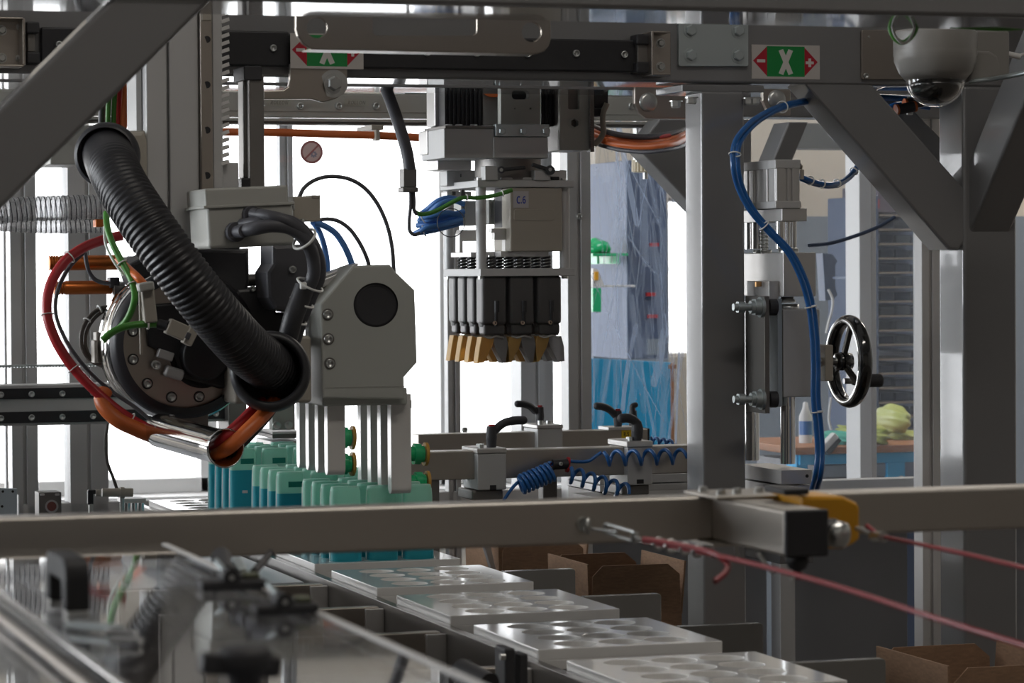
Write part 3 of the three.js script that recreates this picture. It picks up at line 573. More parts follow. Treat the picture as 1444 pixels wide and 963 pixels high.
// front bar with its square tube towards us
{
  const t = thing('front_bar', 'long brushed square steel bar crossing the picture in front', 'bar');
  part(t, 'bar', bx(0.2, 1.75, 1.2475, 1.288, -2.64, -2.6, 0.003, 3), M.steel); settle(t);
  const x0 = P(1003, 740, 2.6).x, t2 = thing('stub_tube', 'short square tube with black end cap pointing at the viewer', 'tube');
  part(t2, 'tube', bx(x0, x0 + 0.04, 1.2475, 1.288, -2.6, -2.425, 0.003, 3), M.steel);
  part(t2, 'end_cap', bx(x0 - 0.0006, x0 + 0.0406, 1.2468, 1.2886, -2.425, -2.419, 0.0025, 2), M.blackMatte);
  part(t2, 'joint_plate', bx(x0 - 0.012, x0 + 0.065, 1.288, 1.2915, -2.64, -2.555, 0.001), M.steel);
  part(t2, 'joint_plate', bx(x0 - 0.012, x0 + 0.02, 1.244, 1.2475, -2.63, -2.565, 0.001), M.steel);
  for (const [dx, dz] of [[0.0, -2.575], [0.02, -2.585], [0.044, -2.59], [0.0, -2.62]]) part(t2, 'bolt', hexBolt(V(x0 + dx, 1.2915, dz), 0.0042, V(0, 1, 0), 0.005), M.bolt);
  part(t2, 'u_clip', [tube([V(x0 - 0.004, 1.246, -2.6), V(x0 - 0.003, 1.236, -2.598), V(x0 - 0.001, 1.231, -2.594)], 0.0017, 8), tube([V(x0 + 0.016, 1.246, -2.58), V(x0 + 0.017, 1.236, -2.578), V(x0 + 0.018, 1.231, -2.576)], 0.0017, 8)], M.bolt);
  settle(t2);
  // rope pull switch on the right of the tube
  const sw = thing('pull_switch', 'yellow rope pull switch beside the black capped tube', 'switch');
  const X = x0 + 0.0415, yk = (1.2475 + 1.288) / 2;
  part(sw, 'housing', pex([[1130, 699], [1190, 700], [1209, 709], [1213, 716], [1213, 760], [1206, 766], [1190, 774], [1130, 774]], 2.5, 0.07, 0.003), M.yellow);
  part(sw, 'lid', pb(1106, 689, 1142, 698, 2.5, 0.05, 0.002), M.blackMatte);
  part(sw, 'neck', rod(V(X, yk - 0.002, -2.445), V(X + 0.014, yk - 0.002, -2.437), 0.0125, 28), M.black);
  part(sw, 'boot', lathe([[0.012, 0], [0.0122, 0.004], [0.0112, 0.011], [0.007, 0.013], [0, 0.013]], V(X + 0.0115, yk - 0.003, -2.438), V(0.55, -0.08, 0.83)), M.bolt);
  part(sw, 'cable_gland', lathe([[0, 0], [0.0105, 0], [0.0105, 0.006], [0.008, 0.012], [0.004, 0.014], [0.004, 0.022]], V(x0 + 0.019, 1.2472, -2.44), V(0, -1, 0)), M.blackMatte);
  settle(sw);
  const eye = thing('rope_hook', 'small steel hook and eye under the tube end cap', 'hook');
  part(eye, 'wire', [tube([V(x0 - 0.002, 1.246, -2.48), V(x0 + 0.003, 1.236, -2.475), V(x0 + 0.008, 1.228, -2.47)], 0.0022, 8), tube([V(x0 + 0.013, 1.2235, -2.44), V(x0 + 0.018, 1.229, -2.44), V(x0 + 0.021, 1.232, -2.44)], 0.002, 8)], M.bolt); settle(eye);
}
{ // rope with turnbuckle (nearest) and rope from the switch
  const a = P(822, 739, 2.6), list = [[908, 763, 2.5], [935, 768, 2.46], [1010, 783, 2.36], [1112, 808, 2.24], [1200, 833, 2.14], [1320, 872, 2.02], [1470, 918, 1.9]];
  const r = thing('pull_rope', 'red plastic pull rope with turnbuckle, the lower and nearer of the two', 'rope');
  part(r, 'rope', [ptube(list, 0, 0.0022, 10, 80), ptube([[908, 760, 2.49], [935, 764, 2.45], [975, 772, 2.39], [1000, 778, 2.36]], 0, 0.0024, 10)], M.redRope);
  part(r, 'rope_tail', ptube([[1000, 778, 2.36], [1018, 787, 2.345], [1026, 796, 2.34], [1024, 806, 2.335], [1008, 820, 2.33]], 0, 0.0026, 10), M.redRope);
  part(r, 'ferrule', [tie([[925, 766, 2.48], [960, 773, 2.43]], 0.1, 0.0045, 0.0018), tie([[925, 766, 2.48], [960, 773, 2.43]], 0.6, 0.0048, 0.002), tie([[960, 772, 2.43], [1000, 781, 2.37]], 0.15, 0.0045, 0.0016), tie([[960, 772, 2.43], [1000, 781, 2.37]], 0.6, 0.0045, 0.0016)], M.bolt);
  settle(r);
  const tb = thing('turnbuckle', 'steel turnbuckle and eye bolt fixed to the front bar', 'turnbuckle');
  part(tb, 'eye_bolt', [new THREE.TorusGeometry(0.006, 0.0022, 10, 24).rotateY(1.2).translate(a.x + 0.002, a.y - 0.001, a.z + 0.008), rod(V(a.x, a.y, a.z - 0.002), V(a.x, a.y, a.z + 0.004), 0.0065, 20)], M.bolt);
  const e1 = P(834, 746, 2.585), f1 = P(854, 745, 2.57), f2 = P(895, 757, 2.53), off = V(0, 0.0042, 0.001);
  part(tb, 'frame', [rod(f1.clone().add(off), f2.clone().add(off), 0.0017, 10), rod(f1.clone().sub(off), f2.clone().sub(off), 0.0017, 10), rod(f1.clone().add(off), f1.clone().sub(off), 0.0026, 10), rod(f2.clone().add(off), f2.clone().sub(off), 0.0036, 12)], M.bolt);
  part(tb, 'thread', [rod(e1, f1.clone().lerp(f2, 0.4), 0.0017, 10), rod(f2, P(906, 762, 2.505), 0.0018, 10)], M.bolt);
  settle(tb);
  const r2 = thing('pull_rope', 'red pull rope running right from the yellow switch, the upper of the two', 'rope');
  part(r2, 'rope', [ptube([[1246, 757, 2.44], [1290, 766, 2.38], [1370, 783, 2.28], [1475, 808, 2.16]], 0, 0.002, 10, 60), ptube([[1222, 741, 2.47], [1232, 749, 2.46], [1240, 757, 2.45]], 0, 0.0022, 8)], M.redRope);
  part(r2, 'clamp', [rod(P(1232, 757, 2.455), P(1246, 757, 2.435), 0.005, 16), tube([P(1208, 745, 2.48), P(1218, 748, 2.47), P(1228, 752, 2.46)], 0.0022, 8)], M.bolt);
  settle(r2);
}
// dome camera
{
  const D = 4.35, t = thing('dome_camera', 'white dome security camera hanging right of the axis sign', 'camera');
  const s = MM(1, D, 1320), c = P(1319, 113, D), yy = (py) => P(1319, py, D).y - c.y;
  part(t, 'base_plate', pex(rrect(1350, 43, 1424, 111, 5), D + 0.03, 0.02, 0.003), M.camWhite);
  part(t, 'body', lathe([[0, yy(43)], [50 * s, yy(43)], [53.5 * s, yy(47)], [53.5 * s, yy(70)], [52.8 * s, yy(71)], [53.5 * s, yy(72)], [53.5 * s, yy(79)], [52.6 * s, yy(80)], [52.8 * s, yy(86)], [47 * s, yy(102)], [38.5 * s, yy(113)], [0, yy(113)]], c, V(0, 1, 0), 48), M.camWhite);
  part(t, 'side_skirt', pex([[1374, 71], [1396, 72], [1407, 79], [1411, 90], [1411, 105], [1407, 109], [1365, 116], [1372, 90]], D - 0.005, 0.04, 0.004), M.camWhite);
  const dome = []; for (let i = 0; i <= 14; i++) { const a = i / 14 * Math.PI / 2; dome.push([38 * s * Math.cos(a), yy(113) - (P(1319, 113, D).y - P(1319, 151, D).y) * Math.sin(a)]); }
  part(t, 'bubble', lathe(dome, c, V(0, 1, 0), 40), phy({ color: L(1), roughness: 0, transmission: 1, thickness: 0, ior: 1.6 }));
  part(t, 'lens_ball', lathe([[0, yy(112)], [35 * s, yy(113)], [34 * s, yy(122)], [29 * s, yy(134)], [18 * s, yy(144)], [0, yy(147.5)]], c, V(0, 1, 0), 32), M.blackGloss);
  part(t, 'mount_arm', [tube([P(1366, 115, D), P(1395, 112, D - 0.02), P(1420, 108, D - 0.05), P(1460, 100, D - 0.1)], 0.004, 10)], M.zinc);
  settle(t);
  const w = thing('earth_cable', 'green and white looped cable above the dome camera', 'cable');
  part(w, 'loop', [ptube([[1253, 14], [1257, 45], [1264, 56], [1273, 60], [1283, 54], [1291, 42], [1295, 14]], 3.42, 0.0033, 10)], M.green);
  part(w, 'white_core', [ptube([[1256, 14], [1260, 45], [1267, 57], [1273, 61], [1280, 58], [1288, 44], [1292, 14]], 3.41, 0.0018, 8)], M.tie);
  settle(w);
  solo('green_cable', 'green cable lying along the underside of the front beam, top right', 'cable', ptube([[1340, 36], [1375, 38], [1410, 40], [1460, 37]], 3.41, 0.0036, 8), M.green);
  const k = thing('camera_cable', 'white connector with cable at the right edge behind the dome camera', 'cable');
  part(k, 'plug', rod(P(1420, 76, 4.4), P(1438, 80, 4.4), 0.005, 14), M.frameWhite); part(k, 'cable', ptube([[1434, 79], [1445, 76], [1470, 74]], 4.4, 0.0025, 8), M.frameWhite); settle(k);
}
// ---------------------------------------------------------------- lifting axis with hand wheel beside the middle post
{
  const D = 4.68, x = (px, d = D) => P(px, 450, d).x, y = (py, px = 1110, d = D) => P(px, py, d).y;
  // compact cylinder on top
  const cy = thing('pneumatic_cylinder', 'grooved aluminium pneumatic cylinder on top of the lifting axis', 'cylinder');
  const cx0 = x(1094), cx1 = x(1128.5), cd = 0.155;
  const groove = (z0, z1) => bx(cx0 - 0.0005, cx0 + 0.004, y(290), y(227), z0, z1, 0.0006);
  part(cy, 'body', [bx(cx0 + 0.003, cx1, y(294), y(226), -D - cd, -D - 0.0, 0.002), bx(cx0, cx0 + 0.006, y(294), y(226), -D - 0.03, -D, 0.002), bx(cx0, cx0 + 0.006, y(294), y(226), -D - 0.055, -D - 0.036, 0.002), bx(cx0, cx0 + 0.006, y(294), y(226), -D - 0.118, -D - 0.096, 0.002), bx(cx0, cx0 + 0.006, y(294), y(226), -D - 0.15, -D - 0.124, 0.002)], M.alu);
  part(cy, 'front_ribs', [pb(1095, 227, 1107, 293, D - 0.003, 0.003), pb(1110, 227, 1114, 293, D - 0.003, 0.003), pb(1117, 227, 1128, 293, D - 0.003, 0.003)], M.alu);
  part(cy, 'end_cap', [bx(cx0 - 0.001, cx1 + 0.001, y(238), y(225), -D - cd - 0.001, -D + 0.0035, 0.002), bx(cx0 - 0.001, cx1 + 0.001, y(294), y(283), -D - cd - 0.001, -D + 0.0035, 0.002)], M.aluMatte);
  part(cy, 'fitting', [rod(V(cx1, y(233), -D - 0.03), V(cx1 + 0.014, y(233), -D - 0.03), 0.0055, 14), rod(V(cx1, y(289), -D - 0.03), V(cx1 + 0.009, y(289), -D - 0.03), 0.0055, 14)], M.black);
  part(cy, 'hex_fitting', [rod(V(cx1 + 0.01, y(233), -D - 0.03), V(cx1 + 0.017, y(235), -D - 0.03), 0.004, 6), rod(V(cx1 + 0.017, y(238), -D - 0.03), V(cx1 + 0.017, y(252), -D - 0.03), 0.0035, 12), rod(V(cx1 + 0.007, y(289), -D - 0.03), V(cx1 + 0.014, y(289), -D - 0.03), 0.004, 6)], M.beige);
  settle(cy);
  const ax = thing('lifting_axis', 'aluminium lifting axis with guide rods and plates right of the middle post', 'axis');
  part(ax, 'top_plate', bx(x(1103.5), x(1139), y(312), y(293.5), -D - 0.19, -D, 0.0015), M.alu);
  for (const [px, dz, r] of [[1110, -0.028, 0.0085], [1121, -0.028, 0.004], [1129, -0.03, 0.006], [1108, -0.16, 0.009], [1108, -0.12, 0.011]]) part(ax, 'guide_rod', rod(V(x(px), y(350), -D + dz), V(x(px), y(312), -D + dz), r), M.chrome);
  part(ax, 'thread', [rod(V(x(1107), y(357), -D - 0.09), V(x(1107), y(312), -D - 0.09), 0.006, 12), ...[...Array(8)].map((_, i) => new THREE.TorusGeometry(0.006, 0.0015, 5, 14).rotateX(Math.PI / 2).translate(x(1107), y(318 + i * 5), -D - 0.09))], M.bolt);
  part(ax, 'bearing', [lathe([[0.017, 0], [0.017, 0.006], [0.013, 0.009], [0, 0.009]], V(x(1122), y(356), -D - 0.03), V(0, 1, 0)), lathe([[0.016, 0], [0.016, 0.006], [0, 0.006]], V(x(1120), y(356), -D - 0.14), V(0, 1, 0))], M.bolt);
  part(ax, 'upper_block', bx(x(1105), x(1151), y(418), y(356), -D - 0.185, -D, 0.0015), M.alu);
  part(ax, 'lower_flange', bx(x(1091), x(1105), y(425), y(396), -D - 0.12, -D - 0.02, 0.001), M.alu);
  part(ax, 'bushing', rod(V(x(1085), y(397), -D - 0.05), V(x(1085), y(404), -D - 0.05), 0.006), std({ color: L(0.6, 0.35, 0.16), metalness: 0.9, roughness: 0.35 }), 'bronze bushing');
  part(ax, 'lower_bearing', [lathe([[0.014, 0], [0.014, 0.004], [0.011, 0.006], [0.011, 0.01], [0, 0.01]], V(x(1120), y(427), -D - 0.03), V(0, 1, 0)), lathe([[0.019, 0], [0.019, 0.007], [0, 0.007]], V(x(1121), y(435), -D - 0.03), V(0, 1, 0))], M.bolt);
  part(ax, 'housing', [bx(x(1103), x(1155), y(560), y(436), -D - 0.10, -D + 0.004, 0.002)], M.aluMatte);
  part(ax, 'clamp_plate', [bx(x(1075), x(1082), y(582), y(417), -D - 0.076, -D + 0.01, 0.001)], M.aluDark);
  part(ax, 'spacer_plate', [bx(x(1094.5), x(1101), y(573), y(421), -D - 0.1, -D + 0.006, 0.001)], M.zinc);
  part(ax, 'side_cheek', bx(P(1054, 450, 4.8).x, P(1078, 450, 4.8).x, y(580), y(424), -4.87, -4.8, 0.001), M.paint);
  for (const py of [433, 563]) {
    const c = (px) => V(x(px), y(py, px), -D + 0.0);
    part(ax, 'hex_bolt', [rod(c(1034), c(1100), 0.0062, 16), rod(c(1040), c(1049), 0.0105, 6), rod(c(1058), c(1063), 0.011, 20), rod(c(1063), c(1071), 0.0155, 6), rod(c(1071), c(1075), 0.0175, 24)], M.zinc);
    part(ax, 'rubber_spacer', rod(c(1083), c(1094), 0.014, 20), M.rubber);
  }
  for (const [px, dz, r] of [[1117, -0.02, 0.0125], [1129, -0.07, 0.008], [1101, -0.13, 0.0125], [1107, -0.17, 0.009]]) part(ax, 'guide_rod', rod(V(x(px), y(655), -D + dz), V(x(px), y(560), -D + dz), r), M.chrome);
  part(ax, 'base_block', [bx(x(1100.5), x(1144), y(683), y(663), -D - 0.185, -D, 0.001), bx(x(1100.5), x(1144), y(703), y(685), -D - 0.185, -D - 0.004, 0.001)], M.alu);
  part(ax, 'hole', rod(V(x(1137), y(672), -D + 0.0006), V(x(1137), y(672), -D - 0.01), 0.003, 14), M.black);
  part(ax, 'foot', bx(x(1098), x(1146), 1.0, y(703), -D - 0.2, -D, 0.001), M.paintDark);
  // hand wheel, axle along x
  const hw = new THREE.Group(); hw.name = 'hand_wheel'; hw.userData.label = 'black hand wheel with crank handle'; ax.add(hw);
  const R = MM(60.5, 4.72, 1190) / Math.cos(0.0), c = V(P(1197, 510, 4.72).x, P(1193, 509.5, 4.72).y, -4.72), rx = V(1, 0, 0);
  const prof = []; for (let i = 0; i <= 16; i++) { const a = i / 16 * 2 * Math.PI; prof.push([R - 0.0095 + 0.0095 * Math.cos(a), 0.012 * Math.sin(a)]); }
  part(hw, 'rim', lathe(prof, c, rx, 56), M.blackGloss);
  part(hw, 'rim_face', lathe([[R - 0.0135, -0.009], [R - 0.0135, -0.0126], [R - 0.006, -0.0126], [R - 0.006, -0.009]], c, rx, 56), M.chrome, 'bright turned rim face');
  for (let i = 0; i < 3; i++) { const a = 0.2 + i * 2 * Math.PI / 3, e = c.clone().add(V(0, Math.cos(a) * (R - 0.012), Math.sin(a) * (R - 0.012))), h = c.clone().add(V(-0.012, 0, 0)); part(hw, 'spoke', obar(h, e, 0.013, 0.008, 0.003, rx), M.blackGloss); }
  part(hw, 'hub', [lathe([[0, -0.024], [0.014, -0.024], [0.016, -0.012], [0.014, 0.004], [0, 0.004]], c, rx, 28)], M.blackGloss);
  part(hw, 'flange', bx(P(1157, 500, 4.72).x, P(1168.5, 500, 4.72).x, P(1160, 537, 4.72).y, P(1160, 486, 4.72).y, -4.75, -4.7, 0.002), M.beige);
  part(hw, 'axle', rod(V(P(1140, 500, 4.72).x, c.y, c.z), V(c.x, c.y, c.z), 0.007), M.bolt);
  const hc = c.clone().add(V(0, -0.030, 0.010)); hc.y = P(1200, 537.5, 4.7).y;
  part(hw, 'crank_handle', lathe([[0, -0.004], [0.007, -0.004], [0.009, 0.004], [0.0105, 0.012], [0.0115, 0.03], [0.0115, 0.047], [0.0105, 0.05], [0, 0.05]].map(([r, h]) => [r, h + 0.006]), hc, rx, 24), M.blackMatte);
  part(hw, 'crank_pin', rod(hc.clone().add(V(-0.014, 0, 0)), hc.clone().add(V(0.004, 0, 0)), 0.005, 16), M.bolt);
  settle(ax);
}
{ // blue pneumatic tubes
  const D = 4.6, main = [[1330, 150, 4.95], [1290, 140, 4.92], [1230, 136, 4.9], [1175, 136, 4.88], [1130, 143, 4.8], [1085, 157, 4.68], [1055, 178, 4.63], [1037, 205, 4.6], [1036, 235, 4.59], [1043, 265], [1060, 297], [1085, 326], [1112, 355], [1131, 392], [1142, 430], [1147, 470], [1149, 510], [1149, 560], [1153, 600], [1155, 635], [1153, 665], [1146, 694, 4.66]].map((p) => [p[0], p[1], p[2] ?? D]);
  const t = thing('blue_air_tube', 'pair of blue air tubes curving past the middle post to the base', 'tube');
  part(t, 'tube', ptube(main.map(([x, y, d]) => [x - 2, y, d]), 0, 0.0047, 10, 160), M.blue);
  part(t, 'tube', ptube(main.map(([x, y, d]) => [x + 4.5, y + 1.5, d + 0.012]), 0, 0.0047, 10, 160), M.blue);
  for (const k of [0.24, 0.36, 0.52, 0.62, 0.74, 0.87]) part(t, 'cable_tie', tie(main.map(([x, y, d]) => [x + 1, y + 1, d]), k, 0.0098, 0.0012), M.tie);
  settle(t);
  const loop = [[1122, 246, 4.78], [1134, 251, 4.78], [1150, 257, 4.8], [1168, 260, 4.82], [1184, 257, 4.85], [1200, 246, 4.88], [1211, 230, 4.9], [1218, 212, 4.92], [1222, 196, 4.95]];
  const l = thing('blue_air_tube', 'blue air tube hanging in a loop right of the pneumatic cylinder', 'tube');
  part(l, 'tube', ptube(loop, 0, 0.0042, 10, 60), M.blue);
  part(l, 'tube', ptube(loop.map(([x, y, d]) => [x, y + 3, d + 0.008]), 0, 0.004, 10, 60), M.blue);
  for (const k of [0.12, 0.24, 0.42, 0.66]) part(l, 'cable_tie', tie(loop, k, 0.0072, 0.0014), M.tie);
  settle(l);
  const b = thing('tube_coupling', 'black tube couplings with orange rings and blue tubes left of the dome bubble', 'coupling');
  part(b, 'coupling', [rod(P(1264, 155, 4.83), P(1290, 150, 4.83), 0.0095, 18), rod(P(1276, 146, 4.86), P(1300, 144, 4.86), 0.009, 18)], M.blackMatte);
  part(b, 'release_ring', [rod(P(1263, 155, 4.83), P(1266, 154.5, 4.83), 0.0098, 18), rod(P(1288, 150.5, 4.83), P(1291, 150, 4.83), 0.0098, 18), rod(P(1275, 146, 4.86), P(1278, 146, 4.86), 0.0093, 18)], M.orange);
  part(b, 'tube', [ptube([[1200, 126, 5], [1240, 139, 5], [1275, 138, 4.97], [1320, 140, 4.95]], 0, 0.005), ptube([[1240, 166, 4.95], [1256, 150, 4.93], [1270, 147, 4.93], [1310, 152, 4.95]], 0, 0.0045), ptube([[1290, 150, 4.9], [1306, 147, 4.92], [1330, 150, 5]], 0, 0.0045)], M.blue);
  part(b, 'cable_tie', [obar(P(1281, 136, 4.86), P(1285, 160, 4.86), 0.005, 0.0015, 0.0005)], M.tie);
  part(b, 'tie_head', pb(1280, 156, 1288, 162, 4.855, 0.006), M.tie);
  settle(b);
  const sag = [[1140, 346, 6.535], [1170, 343, 6.535], [1205, 333, 6.535], [1240, 319, 6.535], [1262, 306, 6.535]];
  solo('pane_reflection_line', 'thin dark blue sagging line standing in for a reflection in the right clear panel', 'cable', ptube(sag, 0, 0.0045, 8, 40), M.navy);  // modelled line standing in for a reflection in the clear sheet
}
// ---------------------------------------------------------------- hanging suction gripper in the middle
{
  const D = 5.6, x = (px, d = D) => P(px, 300, d).x, y = (py, d = D, px = 715) => P(px, py, d).y;
  const hd = thing('axis_carriage', 'grey axis carriage with ribbed motor and clamp levers above the suction gripper', 'carriage');
  part(hd, 'motor', [pb(626, 100, 680, 178, D + 0.06, 0.1, 0.003), ...[...Array(9)].map((_, i) => pb(627 + i * 6, 100, 630 + i * 6, 177, D + 0.055, 0.01, 0.0005))], M.black);
  part(hd, 'motor_side', pb(613, 100, 627, 178, D + 0.1, 0.06, 0.002), M.alu);
  part(hd, 'gearbox', pb(680, 100, 707, 177, D + 0.08, 0.08, 0.003), M.alu);
  part(hd, 'orange_arc', rod(P(696, 112, D + 0.05), P(696, 112, D + 0.08), MM(24, D), 32), M.orange, 'orange round cover');
  part(hd, 'front_plate', pex([[706, 90], [762, 90], [762, 176], [706, 176]], D, 0.02, 0.001, [rrect(721, 100, 747, 141, 6), circ(726, 153, 1.8, 10), circ(748, 153, 1.8, 10)]), M.greyBox);
  part(hd, 'slot_backing', pb(714, 96, 756, 160, D + 0.022, 0.02), M.black);
  part(hd, 'motor', [pb(762, 100, 790, 178, D + 0.08, 0.08, 0.003), ...[...Array(5)].map((_, i) => pb(763 + i * 6, 100, 766 + i * 6, 176, D + 0.075, 0.01, 0.0005))], M.black);
  part(hd, 'clamp_block', [pb(626, 181, 697, 223, D - 0.01, 0.16, 0.002), pb(696, 193, 773, 223, D - 0.012, 0.16, 0.002), pb(697, 181, 773, 193, D + 0.02, 0.12, 0.002)], M.aluMatte);
  part(hd, 'cover_strip', pb(628, 177, 697, 181, D - 0.012, 0.15, 0.001), M.aluDark);
  part(hd, 'zinc_strip', pb(699, 175, 775, 192.5, D - 0.018, 0.02, 0.0015), M.zinc);
  for (const px of [707.5, 737.5, 769]) part(hd, 'bolt', hexBolt(P(px, 185, D - 0.018), MM(5, D), V(0, 0, 1), 0.007), M.zinc);
  for (const px of [633, 647, 668]) part(hd, 'bolt', hexBolt(P(px, 178, D + 0.03), MM(5, D), V(0, 1, 0), 0.004), M.bolt);
  part(hd, 'side_plate', [pb(602, 184, 626, 218, D + 0.1, 0.06, 0.002), pb(601, 188, 606, 222, D + 0.2, 0.02)], M.alu);
  part(hd, 'lower_block', [pb(617, 224, 665, 240, D + 0.12, 0.08, 0.002)], M.alu);
  part(hd, 'swivel', [rod(P(716, 224, D + 0.075), P(716, 254.5, D + 0.075), MM(45, D), 40)], M.aluDark);
  part(hd, 'clevis', [pb(684, 234, 702, 254, D - 0.01, 0.03), pb(754, 240, 776, 254, D - 0.01, 0.03), pb(707, 250, 754, 254, D + 0.01, 0.05)], M.aluMatte);
  part(hd, 'clamp_lever', [rod(P(707, 239.5, D - 0.02), P(707, 239.5, D - 0.002), MM(5, D), 20), obar(P(707, 239.5, D - 0.012), P(741, 236, D - 0.012), 0.0075, 0.009, 0.003)], M.blackMatte);
  part(hd, 'clamp_lever', [rod(P(776, 240, D - 0.02), P(776, 240, D - 0.002), MM(6.5, D), 20), obar(P(776, 240, D - 0.012), P(750, 232, D - 0.012), 0.008, 0.009, 0.003)], M.blackMatte);
  part(hd, 'lever_screw', [rod(P(707, 239.5, D - 0.022), P(707, 239.5, D - 0.019), MM(2.4, D), 16), rod(P(776, 239, D - 0.022), P(776, 239, D - 0.019), MM(2.4, D), 16)], M.bolt);
  part(hd, 'small_block', [pb(776, 240, 799, 255, D + 0.02, 0.05), pb(630, 240, 671, 262, D + 0.16, 0.05)], M.aluMatte);
  part(hd, 'slot', [pb(777, 249, 789, 254, D + 0.018, 0.01), pb(672, 250, 675, 254, D + 0.018, 0.02), pb(649, 245, 651, 250, D + 0.158, 0.01)], M.black);
  settle(hd);
  // vertical guide of the axis, right
  const vg = thing('vertical_guide', 'grey vertical guide housing with dark slot and round hole right of the carriage', 'guide');
  part(vg, 'front_plate', pex([[789.5, 90], [831, 90], [831, 212], [789.5, 212]], D + 0.02, 0.012, 0.001, [rrect(800.5, 90, 818, 155, 3), circ(810, 173.5, 6.5, 20)]), M.greyBox);
  part(vg, 'nut', lathe([[0.0085, 0.002], [0.0125, 0.002], [0.0125, 0]], P(810, 173.5, D + 0.02), V(0, 0, 1), 6), M.greyBox);
  part(vg, 'body', pb(791, 90, 830, 212, D + 0.034, 0.12, 0.002), M.aluDark);
  part(vg, 'side_rail', pb(776, 180, 791, 213, D + 0.12, 0.05, 0.002), M.alu);
  part(vg, 'toothed_belt', [pb(832, 130, 838, 214, D + 0.01, 0.02, 0.0005), ...[...Array(14)].map((_, i) => pb(833.4, 166 + i * 3.4, 836.4, 168 + i * 3.4, D + 0.004, 0.012, 0))], M.aluDark);
  part(vg, 'fitting', [pb(838, 128, 858, 152, D + 0.05, 0.03, 0.002), pb(834, 152, 850, 164, D + 0.05, 0.03, 0.004)], M.black);
  part(vg, 'bent_strip', ptube([[856, 146], [851, 158], [850, 172], [851, 186], [846, 196], [838, 204]], D + 0.04, 0.006, 8), M.beige);
  settle(vg);
  // gripper frame
  const gr = thing('suction_gripper', 'gripper frame of two plates and four columns with many black suction tubes', 'gripper');
  const X0 = x(677), X1 = x(809), dp = 0.26;
  part(gr, 'upper_plate', bx(x(673), x(809), y(264), y(254), -D - dp, -D + 0.004, 0.0015), M.aluMatte);
  part(gr, 'lower_plate', bx(X0, x(811), y(389.5), y(378.5), -D - dp, -D, 0.0015), M.aluMatte);
  for (const [px, dz] of [[682, -0.018], [800, -0.018], [682, -0.243], [800, -0.243]]) part(gr, 'column', rod(V(x(px), y(379), -D + dz), V(x(px), y(264), -D + dz), 0.0103, 28), M.aluMatte);
  for (const [px, dz] of [[682, -0.018], [800, -0.018], [682, -0.243]]) part(gr, 'column_nut', rod(V(x(px), y(393.5), -D + dz), V(x(px), y(389), -D + dz), 0.007, 6), M.bolt);
  for (const [px, dz] of [[680, -0.02], [799, -0.02]]) part(gr, 'column_bolt', rod(V(x(px), y(254), -D + dz), V(x(px), y(250.5), -D + dz), 0.006, 6), M.bolt);
  part(gr, 'spring_plate', [bx(x(710), x(778), y(362), y(354), -D - 0.17, -D - 0.02, 0.001), bx(x(676), x(710), y(362), y(355), -D - 0.2, -D - 0.06, 0.001)], M.alu);
  part(gr, 'corner_bracket', [pex([[650, 324], [676, 324], [676, 340], [653, 340], [653, 358], [648, 358], [648, 330]], D + 0.16, 0.03, 0.0008), pex([[693, 322], [719, 322], [719, 354], [712, 354], [712, 338], [697, 338], [697, 328], [693, 328]], D + 0.03, 0.02, 0.0008)], M.alu);
  // coil springs between the plates, and the suction tubes below
  for (let r = 0; r < 4; r++) for (let k = 0; k < 3; k++) {
    const cx = x(698 + 39 * k), cz = -D - 0.03 - r * 0.0645;
    part(gr, 'coil_spring', tube(helix(V(cx, y(378), cz), V(cx, y(362), cz), 0.0085, 3.5, 0.0016), 0.0025, 6, 60), M.black);
    part(gr, 'spring_core', rod(V(cx, y(379), cz), V(cx, y(360), cz), 0.0055, 12), M.bolt);
    const tb = part(gr, 'suction_tube', [bx(cx - 0.0255, cx + 0.0255, y(458), y(389), cz - 0.021, cz + 0.023, 0.007, 2), rod(V(cx - 0.013, y(461), cz + 0.002), V(cx - 0.013, y(450), cz + 0.002), 0.013, 20), rod(V(cx + 0.011, y(474), cz), V(cx + 0.011, y(449), cz), 0.0145, 20, 0.011), bx(cx - 0.021, cx + 0.024, y(473), y(456), cz - 0.018, cz + 0.018, 0.006)], M.tubeDark);
    part(tb, 'hose_stub', [rod(V(cx + 0.004, y(440), cz + 0.024), V(cx + 0.004, y(424), cz + 0.024), 0.0055, 12), rod(V(cx + 0.004, y(460), cz + 0.022), V(cx + 0.003, y(438), cz + 0.023), 0.004, 10)], M.black);
    part(tb, 'screw', socketBolt(V(cx, y(455.5), cz + 0.0225), 0.0042), std({ color: L(0.55, 0.42, 0.33), metalness: 0.9, roughness: 0.3 }));
    part(tb, 'wire_clip', [tube([V(cx - 0.021, y(474), cz + 0.018), V(cx - 0.01, y(476.5), cz + 0.02), V(cx + 0.004, y(474), cz + 0.02), V(cx + 0.02, y(477), cz + 0.017)], 0.0022, 6)], M.bolt);
    // two soft fingers
    const fin = (s, mat, nm) => { const w = 0.021, sh = new THREE.Shape(); sh.moveTo(-w * 0.55, 0); sh.lineTo(w * 0.65, 0); sh.lineTo(s * 0.006 + w * 0.62, -0.02); sh.lineTo(s * 0.014 + w * 0.28, -0.047); sh.lineTo(s * 0.014 - w * 0.3, -0.049); sh.lineTo(s * 0.004 - w * 0.55, -0.02);
      const g = new THREE.ExtrudeGeometry(sh, { depth: 0.026, bevelEnabled: true, bevelSize: 0.0015, bevelThickness: 0.0015, bevelSegments: 2 }); return part(tb, nm, g.translate(cx + s * 0.012, y(476), cz - 0.013), mat); };
    fin(-1, M.ochre, 'soft_finger'); fin(1, (r === 0 || k === 2) ? M.smoke : M.ochre, 'soft_finger');
  }
  settle(gr);
  // valve box with marking
  const vb = thing('valve_box', 'beige grey valve box marked C.6 inside the suction gripper', 'box');
